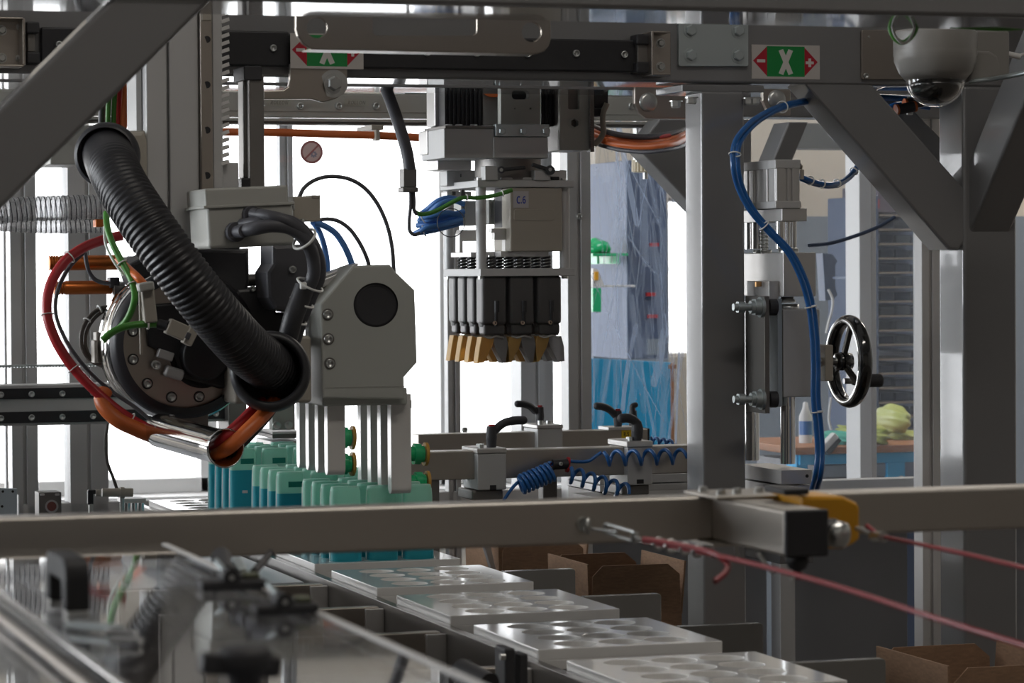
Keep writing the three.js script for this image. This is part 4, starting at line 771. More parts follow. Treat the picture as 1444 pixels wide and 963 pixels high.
  part(vb, 'cover', pb(719.5, 265, 793, 354.5, D - 0.002, 0.11, 0.003, 2), M.beige);
  part(vb.children[0], 'recess', pex(rrect(725, 295, 782, 311, 4), D - 0.0035, 0.002, 0.0006), M.beige);
  part(vb, 'terminal_strip', pb(708, 265, 719.5, 321, D + 0.05, 0.05), M.black);
  const cm = canvasMat(128, 144, (q) => { q.fillStyle = '#b5b2b4'; q.fillRect(0, 0, 128, 144); q.fillStyle = '#1d3aa0'; q.font = 'bold 88px sans-serif'; q.textAlign = 'center'; q.textBaseline = 'middle'; q.save(); q.translate(64, 76); q.scale(0.62, 1); q.fillText('C.6', 0, 0); q.restore(); });
  part(vb.children[0], 'marking', decal(724, 269.5, 745.5, 293, D - 0.0032, 0.0008), cm, 'white label reading C.6');
  settle(vb);
  const vm = thing('valve_module', 'pale grey ribbed valve module behind the left gripper column', 'valve');
  part(vm, 'body', pb(652, 283, 673, 318, D + 0.13, 0.05, 0.002), M.aluMatte);
  part(vm, 'rib', [pb(650, 285, 653, 318, D + 0.125, 0.05), pb(655, 284, 657, 318, D + 0.125, 0.05), pb(689, 282, 693, 316, D + 0.1, 0.06), pb(696, 281, 708, 316, D + 0.1, 0.06)], M.greyBox);
  part(vm, 'manifold', pb(630, 270, 665, 280, D + 0.17, 0.04), M.alu);
  part(vm, 'screw', [pb(637, 270, 643, 275, D + 0.168, 0.01), pb(650, 268, 656, 276, D + 0.168, 0.01)], M.aluDark);
  settle(vm);
  // hoses of the gripper
  const bl = thing('blue_hose_bundle', 'bundle of blue hoses leading into the left side of the suction gripper', 'hoses');
  const runs = [[[655, 288], [640, 283], [620, 288], [603, 302], [592, 308]], [[655, 298], [630, 305], [605, 310], [590, 311]], [[654, 303], [630, 312], [604, 316], [588, 318]], [[652, 309], [628, 316], [600, 322], [584, 330]], [[652, 314], [630, 320], [606, 326], [585, 329]], [[650, 283], [634, 279], [618, 283], [600, 297], [590, 304]], [[653, 305], [632, 300], [612, 303], [592, 308]]];
  runs.forEach((r, i) => part(bl, 'hose', ptube(r.map((p, j) => [p[0], p[1], 5.62 + 0.012 * (i % 3) + (j > 2 ? 0.02 : 0)]), 0, 0.0052, 8), M.blueSheath));
  part(bl, 'cable_tie', [tie([[603, 303, 5.63], [590, 309, 5.64]], 0.5, 0.0125), tie([[606, 323, 5.63], [590, 328, 5.64]], 0.5, 0.0105)], M.tie);
  part(bl, 'steel_ring', new THREE.TorusGeometry(MM(19, 5.58), 0.0009, 6, 40).translate(P(636, 314, 5.58).x, P(636, 314, 5.58).y, -5.58), M.cableGrey);
  settle(bl);
  const gc = [[584, 298], [592, 302], [604, 301], [620, 295], [640, 284], [652, 279], [675, 279], [700, 275], [722, 268]];
  const gn = thing('green_gripper_cable', 'green cable running across the top of the suction gripper', 'cable');
  part(gn, 'cable', ptube(gc, 5.57, 0.0043, 10), M.green); part(gn, 'cable_tie', [tie(gc, 0.55, 0.0055, 0.0012, 5.57), tie(gc, 0.9, 0.0055, 0.0012, 5.57)], M.tie); settle(gn);
  const dk = [[544, 124], [550, 140], [559, 165], [567, 190], [574, 215], [578, 240]], dt = thing('supply_hose', 'dark grey supply hose hanging left of the suction gripper with a grey coupling', 'hose');
  part(dt, 'hose', ptube(dk, 5.5, 0.0115, 14, 60), M.cableGrey);
  part(dt, 'coupling', [pb(569, 238, 588, 264, 5.49, 0.03, 0.002), pb(568, 264, 590, 271, 5.485, 0.035, 0.002)], M.aluDark);
  part(dt, 'cable', [ptube([[579, 270], [579, 290], [577, 312], [578, 326], [584, 331], [592, 329]], 5.5, 0.0035, 8), ptube([[583, 270], [584, 285], [584, 296], [588, 303]], 5.5, 0.0035, 8)], M.cableGrey);
  settle(dt);
  // orange cables right and left under the beam
  const or = thing('orange_cables', 'thick orange and black cables sagging between gripper and middle post', 'cables');
  const oc = [[822, 186, 5.7], [838, 192, 5.85], [852, 198, 5.9], [880, 204, 5.85], [915, 206, 5.8], [945, 202, 5.75], [975, 192, 5.4], [1000, 186, 4.85]];
  part(or, 'orange_cable', ptube(oc, 0, 0.0078, 12, 60), M.orange);
  part(or, 'orange_cable', ptube(oc.map(([a, b, c]) => [a, b - 6, c + 0.03]), 0, 0.0075, 12, 60), M.orange);
  part(or, 'black_cable', [ptube(oc.map(([a, b, c]) => [a, b - 13, c + 0.02]), 0, 0.006, 10, 60), ptube(oc.map(([a, b, c]) => [a, b + 8, c + 0.05]), 0, 0.005, 10, 60)], M.cableGrey);
  part(or, 'red_cable', ptube([[930, 193, 5.8], [950, 189, 5.75], [975, 178, 5.7]], 0, 0.004, 8), M.red);
  part(or, 'cable_tie', tie(oc.map(([a, b, c]) => [a, b - 3, c]), 0.72, 0.017, 0.0016), M.tie); settle(or);
  const ol = thing('orange_cable', 'long straight orange cable hanging under the linear rail, left of the gripper', 'cable');
  const oll = [[300, 186], [400, 187], [480, 189.5], [534, 191], [570, 193], [610, 195]];
  part(ol, 'cable', ptube(oll, 6.3, 0.0085, 12, 50), M.orange); part(ol, 'clip', [pb(530, 183, 536, 198, 6.28, 0.03), pb(524, 176, 541, 183, 6.3, 0.13)], M.beige); settle(ol);
}
// ---------------------------------------------------------------- handling robot on the left
{ // vertical axis column with toothed rack
  const D = 4.6, t = thing('axis_column', 'grey vertical axis column with guide rail and white toothed rack', 'column');
  part(t, 'profile', [pb(206, -40, 236, 345, D, 0.1, 0.003), pb(238.5, -40, 281, 345, D, 0.1, 0.003), pb(230, -40, 244, 345, D + 0.012, 0.08, 0)], M.aluMatte);
  part(t, 'side_profile', [pb(192, 60, 201, 300, D + 0.03, 0.08, 0.002), pb(201, 60, 207, 300, D + 0.04, 0.06, 0.002)], M.aluMatte);
  part(t, 'guide_rail', [pb(283, -40, 300, 300, D - 0.012, 0.02, 0.002)], M.plateSteel);
  for (const y of [-10, 55.5, 119.5, 183.5, 247.5]) part(t, 'rail_hole', rod(P(292, y, D - 0.0125), P(292, y, D - 0.002), MM(4.6, D), 16), M.black);
  part(t, 'rail_joint', pb(284, 13, 299, 30, D - 0.014, 0.02, 0.003), M.beige);
  part(t, 'rack_back', pb(300, -40, 314, 300, D + 0.005, 0.08, 0.002), M.aluMatte);
  const T = []; for (let i = 0; i < 26; i++) { const y = -42 + i * 10.55; T.push(pex([[312, y + 7], [323, y + 3], [324, y + 8.2], [312, y + 12.4]], D + 0.004, 0.03, 0.0008)); }
  for (const g of T) part(t, 'rack_tooth', g, M.frameWhite);
  part(t, 'lower_block', pb(313, 229, 337, 300, D + 0.02, 0.06, 0.002), M.aluMatte);
  settle(t);
  const DS = 4.64, p = thing('support_tube', 'steel support tube with dark top clamp right of the toothed rack', 'tube');
  part(p, 'tube', [pb(352, 105, 373, 285, DS, 0.06, 0.002), pb(343, 110, 352.3, 252, DS + 0.02, 0.04, 0.004)], M.aluDark);
  part(p, 'clamp', pb(344, 93, 370, 113, DS - 0.005, 0.08, 0.002), M.blackMatte);
  part(p, 'end_sleeve', pb(341, 251, 353, 270, DS, 0.04, 0.002), M.black);
  settle(p);
}
{ // horizontal linear axis behind the robot
  const D = 5.9, t = thing('linear_axis', 'grey horizontal linear axis with two dark screw strips at left', 'axis');
  const yy = (p) => P(0, p, D).y, x0 = -0.5, x1 = P(345, 570, D).x;
  part(t, 'body', [bx(x0, x1, yy(601), yy(543.5), -D - 0.08, -D, 0.002)], M.aluMatte);
  for (const [a, b] of [[548, 563], [581, 597]]) part(t, 'strip', bx(x0, x1, yy(b), yy(a), -D - 0.004, -D + 0.005, 0.001), M.black);
  for (let i = -1; i < 8; i++) for (const p of [556.5, 589.5]) { const px = 44 + i * 43.3; part(t, 'screw', socketBolt(V(P(px, p, D).x, yy(p), -D + 0.005), MM(4, D), V(0, 0, 1), 0.004), M.bolt); }
  part(t, 'end_block', pb(322, 540, 348, 612, D - 0.04, 0.1, 0.002), M.aluDark);
  settle(t);
  solo('toothed_belt', 'thin pale toothed belt stretched above the left linear axis', 'belt', [bx(-0.5, P(150, 516, 6.1).x, P(0, 517.5, 6.1).y, P(0, 515, 6.1).y, -6.12, -6.1, 0), ...[...Array(34)].map((_, i) => { const a = P(-4 + i * 4.4, 518, 6.1); return bx(a.x - 0.002, a.x + 0.002, P(0, 519, 6.1).y, P(0, 517, 6.1).y, -6.12, -6.1, 0); })], M.zinc);
  solo('sensor_cable', 'thin brown cable hanging below the linear axis towards the proximity sensor', 'cable', ptube([[152, 597], [149, 620], [151, 650], [160, 675], [168, 700], [172, 720]], 5.85, 0.0032, 8), M.cableBrown);
}
{ // gripper head: pale block, black window disc, fins
  const D = 4.62, t = thing('bottle_gripper', 'pale grey chamfered gripper head with round dark disc and finger plates', 'gripper');
  part(t, 'block', pex([[498, 375], [550, 373], [558, 383], [585, 409], [588.5, 511], [570, 532], [571, 563], [455, 561.5], [452, 428.6], [475.5, 401]], D, 0.085, 0.003, [circ(530, 430, 34, 40)]), M.pom);
  part(t, 'window', lathe([[0, 0], [MM(26, D), 0], [MM(27, D), 0.003], [MM(33.8, D), -0.002], [MM(33.8, D), -0.02], [0, -0.02]], P(530, 430, D + 0.006), V(0, 0, 1), 48), M.blackMatte);
  part(t, 'seam', pb(455, 545, 571, 546, D - 0.0008, 0.002, 0), M.greyBox);
  for (const [x, y] of [[462, 443.5], [463, 478], [465, 512.5]]) { const cb = part(t.children[0], 'counterbore', lathe([[0, 0.0005], [MM(8, D), 0.0005], [MM(8, D), 0]], P(x, y, D), V(0, 0, 1)), M.aluDark); part(t.children[0], 'bolt', socketBolt(P(x, y, D - 0.0005), MM(6, D), V(0, 0, 1), 0.003), M.bolt); }
  part(t, 'back_plate', pb(440, 384, 520, 560, D + 0.085, 0.05, 0.003), M.aluMatte);
  part(t, 'top_plate', [obar(P(440, 404, D + 0.09), P(500, 378, D + 0.09), 0.012, 0.06, 0.002), obar(P(446, 392, D + 0.1), P(500, 372, D + 0.1), 0.003, 0.05, 0.001)], M.alu);
  part(t, 'wrist_plate', pb(330, 474, 440, 569, D + 0.0, 0.1, 0.006), M.beige);
  // finger plates, two columns of four, one behind the other
  const DF = 4.655, col = (px0, px1, ptop, ptip) => { const x0 = P(px0, 600, DF).x, x1 = P(px1, 600, DF).x, yt = P(px0, ptop, DF).y, yb = P(px0, ptip, DF).y;
    for (let r = 0; r < 4; r++) { const z1 = -DF - r * 0.0645, s = new THREE.Shape(), th = 0.0235; s.moveTo(0, yt); s.lineTo(0, yb + 0.012); s.absarc(-th / 2, yb + th / 2, th / 2, 0, -Math.PI, true); s.lineTo(-th, yt); s.lineTo(0, yt);
      const g = new THREE.ExtrudeGeometry(s, { depth: x1 - x0 - 0.003, bevelEnabled: true, bevelSize: 0.0015, bevelThickness: 0.0015, bevelOffset: -0.0015, bevelSegments: 2, curveSegments: 10 }).translate(0, 0, 0.0015);
      g.rotateY(Math.PI / 2); g.translate(x0, 0, z1 - th); g.applyMatrix4(new THREE.Matrix4().makeTranslation(0, 0, 0)); part(t, 'finger_plate', g, M.pomFin); } };
  col(551.5, 580, 556, 697); col(462, 487, 556, 671);
  part(t, 'finger_carrier', [bx(P(455, 600, 4.64).x, P(575, 600, 4.64).x, P(500, 572, 4.64).y, P(500, 548, 4.64).y, -4.9, -4.64, 0.003)], M.pom);
  part(t, 'side_tab', pb(570, 564, 581, 576, D + 0.06, 0.03), M.pom);
  settle(t);
  // suction fittings between and right of the fingers
  const fit = (label, px, py, d) => { const f = thing('vacuum_fitting', label, 'fitting'); const a = (k) => P(px + k, py + k * 0.02, d), yb = MM(14, d);
    part(f, 'body', [rod(a(-14), a(2), yb * 0.7, 20), rod(a(-2), a(7), yb, 24), rod(a(8), a(12), yb * 0.8, 24)], M.greenBright);
    part(f, 'collar', [rod(a(13), a(17), yb * 1.12, 28)], M.amber); part(f, 'clip', [pb(px - 14, py - 22, px - 8, py - 10, d, 0.02)], M.amber); part(f, 'stem', rod(a(-26), a(-13), yb * 0.8, 16), M.black); settle(f); };
  fit('green and amber vacuum fitting right of the finger plates, upper one', 585, 640, 4.9); fit('green and amber vacuum fitting right of the finger plates, lower one', 587, 680, 4.82);
  fit('green vacuum fitting seen between the finger columns, upper one', 482, 617, 5.15); fit('green vacuum fitting seen between the finger columns, lower one', 482, 654, 5.08);
}
{ // flange of the wrist
  const D = 4.7, t = thing('wrist_flange', 'large round robot wrist flange ringed with bolts', 'flange'), c = P(262, 486, D), m = (n) => MM(n, D, 262);
  part(t, 'outer_ring', lathe([[m(88), 0.004], [m(96), 0.0], [m(103), -0.006], [m(104), -0.03], [m(104), -0.11], [0, -0.11]], c, V(0, 0, 1), 72), M.rubber);
  part(t, 'chrome_ring', lathe([[m(104.5), -0.022], [m(108), -0.03], [m(108), -0.05], [m(105), -0.055], [m(105), -0.062], [m(108), -0.068], [m(108), -0.10], [m(100), -0.108]], c, V(0, 0, 1), 72), M.chrome);
  part(t, 'face_plate', lathe([[0, -0.008], [m(40), -0.008], [m(88), -0.008], [m(89), -0.012]], c, V(0, 0, 1), 72), M.plateSteel);
  for (let i = 0; i < 12; i++) { const a = (i + 0.5) / 12 * 2 * Math.PI, q = c.clone().add(V(Math.cos(a) * m(75.5), Math.sin(a) * m(75.5), -0.008)); part(t.children[2], 'counterbore', lathe([[0, 0.0004], [m(8), 0.0004], [m(8), 0]], q), M.black); part(t.children[2], 'bolt', socketBolt(q.clone().add(V(0, 0, 0.0004)), m(6.2), V(0, 0, 1), 0.004), M.bolt); }
  part(t, 'hub', [lathe([[0, 0.03], [m(30), 0.03], [m(34), 0.026], [m(36), 0.0], [m(44), -0.004], [m(46), -0.008]], P(278, 512, D).add(V(0.01, 0.012, 0)), V(0, 0, 1), 40), pex([[205, 430], [330, 420], [340, 545], [310, 548], [255, 532], [246, 505], [210, 488]], D - 0.008, 0.018, 0.004)], M.black);
  part(t, 'sensor_block', [obar(P(222, 497, D - 0.012), P(243, 504, D - 0.012), 0.014, 0.02, 0.002), obar(P(232, 522, D - 0.012), P(258, 530, D - 0.012), 0.018, 0.02, 0.005)], M.aluMatte);
  part(t, 'sensor_screw', socketBolt(P(219.5, 514.5, D - 0.009), m(7), V(0, 0, 1), 0.006), M.bolt);
  part(t, 'upper_body', [pex([[183, 372], [226, 350], [350, 352], [352, 400], [330, 470], [230, 450], [196, 412]], D + 0.05, 0.12, 0.006)], M.rubber);
  part(t, 'boss', [rod(P(286, 420, D + 0.03), P(286, 420, D + 0.06), m(6), 20)], M.bolt);
  part(t, 'side_bracket', [pb(136, 468, 160, 512, D + 0.1, 0.03, 0.001), pb(133, 480, 138, 512, D + 0.09, 0.03, 0.001)], M.beige);
  part(t, 'tube_strap', [pb(231, 585, 234, 631, D - 0.03, 0.03, 0.001), pb(244, 585, 247, 630, D - 0.03, 0.03, 0.001), pb(232, 582, 294, 612, D + 0.02, 0.04, 0.002)], M.aluDark);
  settle(t);
  // dark arm bodies between junction box and gripper
  const b = thing('wrist_housing', 'dark wrist housing and motor plate between junction box and gripper head', 'housing');
  part(b, 'left_block', pb(284, 340, 339, 400, 4.85, 0.1, 0.004), M.rubber);
  part(b, 'motor_plate', pex([[384, 346], [436, 344], [436, 430], [408, 440], [388, 436], [378, 420], [376, 384], [384, 372]], 4.66, 0.09, 0.006), M.cableGrey);
  part(b, 'cross_shaft', rod(P(335, 396, 4.8), P(390, 393, 4.8), MM(8, 4.8), 24), M.aluDark);
  part(b, 'lower_body', pex([[335, 408], [384, 404], [390, 440], [420, 442], [420, 490], [345, 500], [320, 470]], 4.74, 0.12, 0.005), M.rubber);
  part(b, 'screw', [socketBolt(P(356, 407, 4.74), MM(4, 4.7)), socketBolt(P(412, 380, 4.66), MM(5, 4.7))], M.bolt);
  part(b, 'hanger', [pb(339, 350, 351, 388, 4.84, 0.03, 0.001), rod(P(310, 362, 4.84), P(310, 352, 4.84), MM(4, 4.8)), rod(P(324, 364, 4.84), P(324, 352, 4.84), MM(4, 4.8))], M.alu);
  settle(b);
}
{ // junction box with two cable glands
  const D = 4.44, t = thing('junction_box', 'grey plastic junction box with lid and two grey cable glands', 'box');
  const tilt = new THREE.Matrix4(), c = P(335, 305, D); 
  const G = (g) => g.translate(-c.x, -c.y, -c.z).applyMatrix4(new THREE.Matrix4().makeRotationZ(0.045)).translate(c.x, c.y, c.z);
  part(t, 'body', G(pb(292, 290, 414, 349, D, 0.135, 0.006, 3)), M.greyBox);
  part(t, 'lid', G(pb(290, 264, 408, 291, D - 0.002, 0.139, 0.004, 3)), M.greyBox);
  part(t, 'rim', G(pb(288, 288, 416, 292, D - 0.004, 0.144, 0.001)), M.greyBox);
  for (const [x, y, r] of [[330, 327, 13], [352, 302, 11]]) part(t, 'cable_gland', [rod(P(x, y, D), P(x + 4, y, D - 0.012), MM(r, D), 24), rod(P(x + 3, y, D - 0.01), P(x + 14, y - 1, D - 0.035), MM(r * 0.62, D), 20)], M.cableGrey);
  part(t, 'connector_box', [pb(414, 277, 452, 312, D + 0.06, 0.06, 0.002), pb(440, 275, 452, 279, D + 0.058, 0.06, 0.001)], M.beige);
  part(t, 'latch', [pb(412, 284, 416, 296, D + 0.05, 0.01), pb(425, 308, 430, 318, D + 0.05, 0.012, 0.003)], M.bolt);
  settle(t);
  const g = thing('grey_cable_bundle', 'bundle of grey cables bending from the junction box down behind the black hose', 'cables');
  const l1 = [[338, 326, 4.42], [360, 322, 4.395], [385, 318, 4.385], [410, 322, 4.385], [430, 338, 4.39], [441, 362, 4.41], [442, 388, 4.42], [432, 412, 4.43], [420, 440, 4.44], [410, 470, 4.45], [404, 486, 4.46]];
  part(g, 'cable', ptube(l1, 0, 0.0105, 12, 80), M.cableGrey);
  part(g, 'cable', ptube(l1.map(([x, y, d], i) => [x + (i > 4 ? 9 : 2), y - (i < 5 ? 9 : 0) + (i > 4 ? 3 : 0), d + 0.012]), 0, 0.009, 12, 80), M.cableGrey);
  part(g, 'cable', ptube([[356, 301, 4.42], [380, 304, 4.39], [402, 310, 4.38], [425, 325, 4.385], [440, 345, 4.4]], 0, 0.0085, 12, 60), M.cableGrey);
  part(g, 'sheath', ptube([[430, 404, 4.430], [421, 428, 4.430], [414, 446, 4.430], [406, 476, 4.440]], 0, 0.0155, 14, 40), M.rubber);
  part(g, 'cable_tie', [tie(l1, 0.38, 0.02, 0.0022), tie(l1, 0.66, 0.021, 0.0018), tie(l1, 0.76, 0.0185, 0.0018), tie(l1, 0.86, 0.018, 0.0018)], M.tie);
  part(g, 'tie_head', [pb(402, 440, 410, 449, 4.5, 0.008, 0.002), pb(424, 398, 433, 408, 4.410, 0.008, 0.002), pb(426, 336, 434, 352, 4.420, 0.006, 0.002)], M.tie);
  settle(g);
  const arc = (name, label, list, d, r, mat) => solo(name, label, 'hose', ptube(list, d, r, 10, 60), mat);
  arc('grey_hose', 'thin grey hose in a high arch above the gripper head', [[422, 278], [428, 266], [440, 256], [456, 250], [474, 249], [494, 253], [514, 265], [532, 287], [546, 318], [553, 350], [555.5, 384]], 4.75, 0.0034, M.cableGrey);
  arc('grey_hose', 'thin grey hose in a low arch inside the high one', [[446, 312], [458, 309], [475, 311], [492, 322], [508, 344], [518, 366], [521, 378]], 4.74, 0.0034, M.cableGrey);
  arc('blue_grey_hose', 'blue grey hose bending down to the left shoulder of the gripper head', [[444, 314], [456, 318], [472, 328], [485, 346], [494, 366], [498, 380]], 4.73, 0.0052, M.blueSheath);
  arc('blue_grey_hose', 'blue grey hose falling steeply beside the grey cable bundle', [[440, 312], [450, 326], [457, 346], [461, 366], [462, 386]], 4.76, 0.0046, M.blueSheath);
}
{ // black corrugated hose
  const t = thing('corrugated_hose', 'thick black corrugated hose running diagonally across the robot', 'hose');
  const pts = [[151, 214, 4.5], [158, 232, 4.44], [172, 262, 4.38], [200, 306, 4.33], [240, 362, 4.3], [280, 415, 4.3], [318, 460, 4.32], [348, 492, 4.36], [376, 514, 4.41], [394, 526, 4.45]].map(([x, y, d]) => P(x, y, d));
  const c = new THREE.CatmullRomCurve3(pts, false, 'centripetal'), N = 420, seg = 28, rib = 70, r0 = MM(37, 4.35, 250), pos = [], idx = [];
  const fr = c.computeFrenetFrames(N, false);
  for (let i = 0; i <= N; i++) { const k = i / N, p = c.getPointAt(k), w = (0.5 + 0.5 * Math.cos(k * rib * 2 * Math.PI)), smooth = Math.min(1, Math.max(0, (k - 0.10) / 0.08)), r = r0 * (1.0 - 0.06 * (1 - Math.pow(w, 0.6)) * smooth);
    for (let j = 0; j <= seg; j++) { const a = j / seg * 2 * Math.PI; const q = p.clone().addScaledVector(fr.normals[i], Math.cos(a) * r).addScaledVector(fr.binormals[i], Math.sin(a) * r); pos.push(q.x, q.y, q.z); } }
  for (let i = 0; i < N; i++) for (let j = 0; j < seg; j++) { const a = i * (seg + 1) + j, b = a + seg + 1; idx.push(a, a + 1, b, b, a + 1, b + 1); }
  const g = new THREE.BufferGeometry(); g.setAttribute('position', new THREE.Float32BufferAttribute(pos, 3)); g.setIndex(idx); g.computeVertexNormals();
  part(t, 'hose', g, std({ color: L(0.014, 0.0135, 0.016), roughness: 0.42 }));
  const d0 = c.getTangentAt(0), d1 = c.getTangentAt(1), m = (n) => MM(n, 4.5);
  part(t, 'upper_fitting', [lathe([[m(37), 0], [m(41), -0.002], [m(43), -0.012], [m(42), -0.02], [m(32), -0.02]], P(149, 220, 4.47), V(-0.35, -0.1, 0.9), 40)], M.rubber);
  part(t, 'upper_elbow', [pex([[132, 193], [150, 184], [205, 184], [209, 200], [209, 300], [186, 300], [150, 250]], 4.56, 0.07, 0.008)], M.beige);
  part(t, 'lower_fitting', [lathe([[m(39), -0.01], [m(40), 0.006], [m(44), 0.01], [m(50), 0.006], [m(52), -0.004], [m(52), -0.03], [m(40), -0.05], [0, -0.05]], P(381, 523, 4.4), V(-0.22, 0.1, 0.95), 48)], M.rubber);
  settle(t);
}
{ // metal cable tube with red and orange hoses
  const D = 4.52, t = thing('cable_tube', 'shiny steel guide tube with flared mouth at lower left', 'tube');
  const a = P(226, 607, 4.66), b = P(318, 632, 4.4), d = b.clone().sub(a), r = MM(24, D, 280), n = d.clone().normalize();
  const prof = [[r * 0.9, 0], [r, 0], [r, 0.12 * d.length()], [r, d.length() * 0.82], [r * 1.04, d.length() * 0.95], [r * 1.14, d.length()], [r * 1.05, d.length() * 1.005], [r * 0.9, d.length() * 0.94], [r * 0.88, 0]];
  part(t, 'tube', lathe(prof, a, n, 44), M.chrome); settle(t);
  const red = thing('red_hose', 'thick red hose looping left around the wrist and through the steel tube', 'hose');
  const rl = [[172, 332, 4.75], [150, 337, 4.75], [118, 349, 4.74], [90, 370, 4.73], [71, 402, 4.72], [66, 438, 4.71], [75, 472, 4.7], [96, 509, 4.69], [128, 545, 4.68], [168, 580, 4.67], [205, 602, 4.67], [236, 611, 4.66]];
  part(red, 'hose', ptube(rl, 0, MM(6.6, 4.7), 14, 140), M.red);
  part(red, 'outlet', ptube([[300, 628, 4.46], [318, 616, 4.41], [340, 596, 4.42], [362, 574, 4.44], [378, 558, 4.47], [386, 546, 4.5]], 0, MM(8, 4.45), 14, 50), M.red);
  part(red, 'cable_tie', [tie(rl, 0.2, 0.0105, 0.0009), tie(rl, 0.42, 0.0098, 0.0009), tie(rl, 0.62, 0.0105, 0.0009), tie(rl, 0.87, 0.0105, 0.001)], M.tie);
  settle(red);
  const og = thing('orange_hose', 'thick orange hose bulging under the red one into the steel tube', 'hose');
  part(og, 'hose', ptube([[148, 552, 4.69], [143, 563, 4.68], [149, 576, 4.67], [166, 592, 4.66], [188, 603, 4.66], [212, 613, 4.66], [238, 620, 4.66]], 0, MM(10, 4.67), 14, 70), M.orange);
  part(og, 'outlet', ptube([[306, 640, 4.45], [326, 628, 4.4], [350, 606, 4.4], [374, 582, 4.42], [392, 560, 4.46]], 0, MM(9.5, 4.42), 14, 50), M.orange);
  settle(og);
  const bl = thing('black_cable', 'thin black cables running with the orange hose out of the steel tube', 'cable');
  part(bl, 'cable', [ptube([[318, 642, 4.44], [342, 628, 4.42], [366, 604, 4.43], [384, 582, 4.44], [396, 560, 4.48]], 0, 0.0042, 10), ptube([[322, 640, 4.43], [350, 615, 4.41], [376, 590, 4.42], [394, 568, 4.46]], 0, 0.0035, 10)], M.black); settle(bl);
  const bk = [[118, 356, 4.76], [100, 374, 4.755], [84, 402, 4.75], [78, 436, 4.74], [88, 470, 4.73], [112, 508, 4.72], [150, 546, 4.72], [190, 574, 4.71], [214, 594, 4.7]];
  solo('side_cable', 'thin dark cable following the inner side of the red hose', 'cable', ptube(bk, 0, 0.0034, 8, 90), M.cableGrey);
  solo('side_cable', 'short dark cable from the red hose to the lower orange cylinder', 'cable', ptube([[120, 356], [122, 370], [126, 384], [134, 394], [146, 399], [156, 400]], 4.8, 0.0034, 8), M.cableGrey);
  const br = [[160, 432, 4.85], [140, 436, 4.85], [124, 450, 4.84], [115, 470, 4.83], [116, 490, 4.83], [128, 508, 4.83], [150, 518, 4.82]];
  const b2 = thing('brown_cable', 'looped brown cables at the left of the wrist flange', 'cable'); part(b2, 'cable', [ptube(br, 0, 0.0036, 8, 50), ptube(br.map(([x, y, d]) => [x + 6, y + 3, d]), 0, 0.003, 8, 50)], M.cableBrown); part(b2, 'cable_tie', [tie(br, 0.15, 0.006, 0.0018), tie(br, 0.35, 0.006, 0.0012)], M.tie); settle(b2);
}
{ // orange ribbed cylinders
  const cyl = (label, x0, x1, py, r, d) => { const t = thing('orange_cylinder', label, 'cylinder'), a = P(x0, py, d), b = P(x1, py - 1, d), L0 = b.x - a.x, R = MM(r, d, x0), pr = [[0, 0]]; for (let i = 0; i < 4; i++) { const h = 0.003 + i * 0.0042; pr.push([R * 0.98, h - 0.002], [R * 0.98, h], [R * 0.84, h + 0.0006], [R * 0.84, h + 0.0018]); } pr.push([R * 0.97, 0.021], [R * 0.97, L0], [0, L0]);
    part(t, 'barrel', lathe(pr, a, b.clone().sub(a), 32), M.orangeAnod); part(t, 'stem', [rod(b, P(x1 + 14, py - 1, d), R * 0.7, 20), rod(P(x1 + 10, py - 1, d), P(x1 + 20, py - 1, d), R * 0.95, 6)], M.bolt); settle(t); };
  cyl('orange ribbed cylinder behind the red hose, upper and larger one', 68, 168, 371, 11, 4.95); cyl('orange ribbed cylinder behind the red hose, lower and smaller one', 75, 157, 406, 10, 4.92);
  const s = thing('black_fitting', 'black square fitting at the end of the lower orange cylinder', 'fitting'); part(s, 'body', pb(155, 391, 169, 406, 4.9, 0.03, 0.002), M.cableGrey); part(s, 'ring', rod(P(160, 412, 4.9), P(185, 414, 4.9), MM(9, 4.9), 20), M.aluDark); settle(s);
}
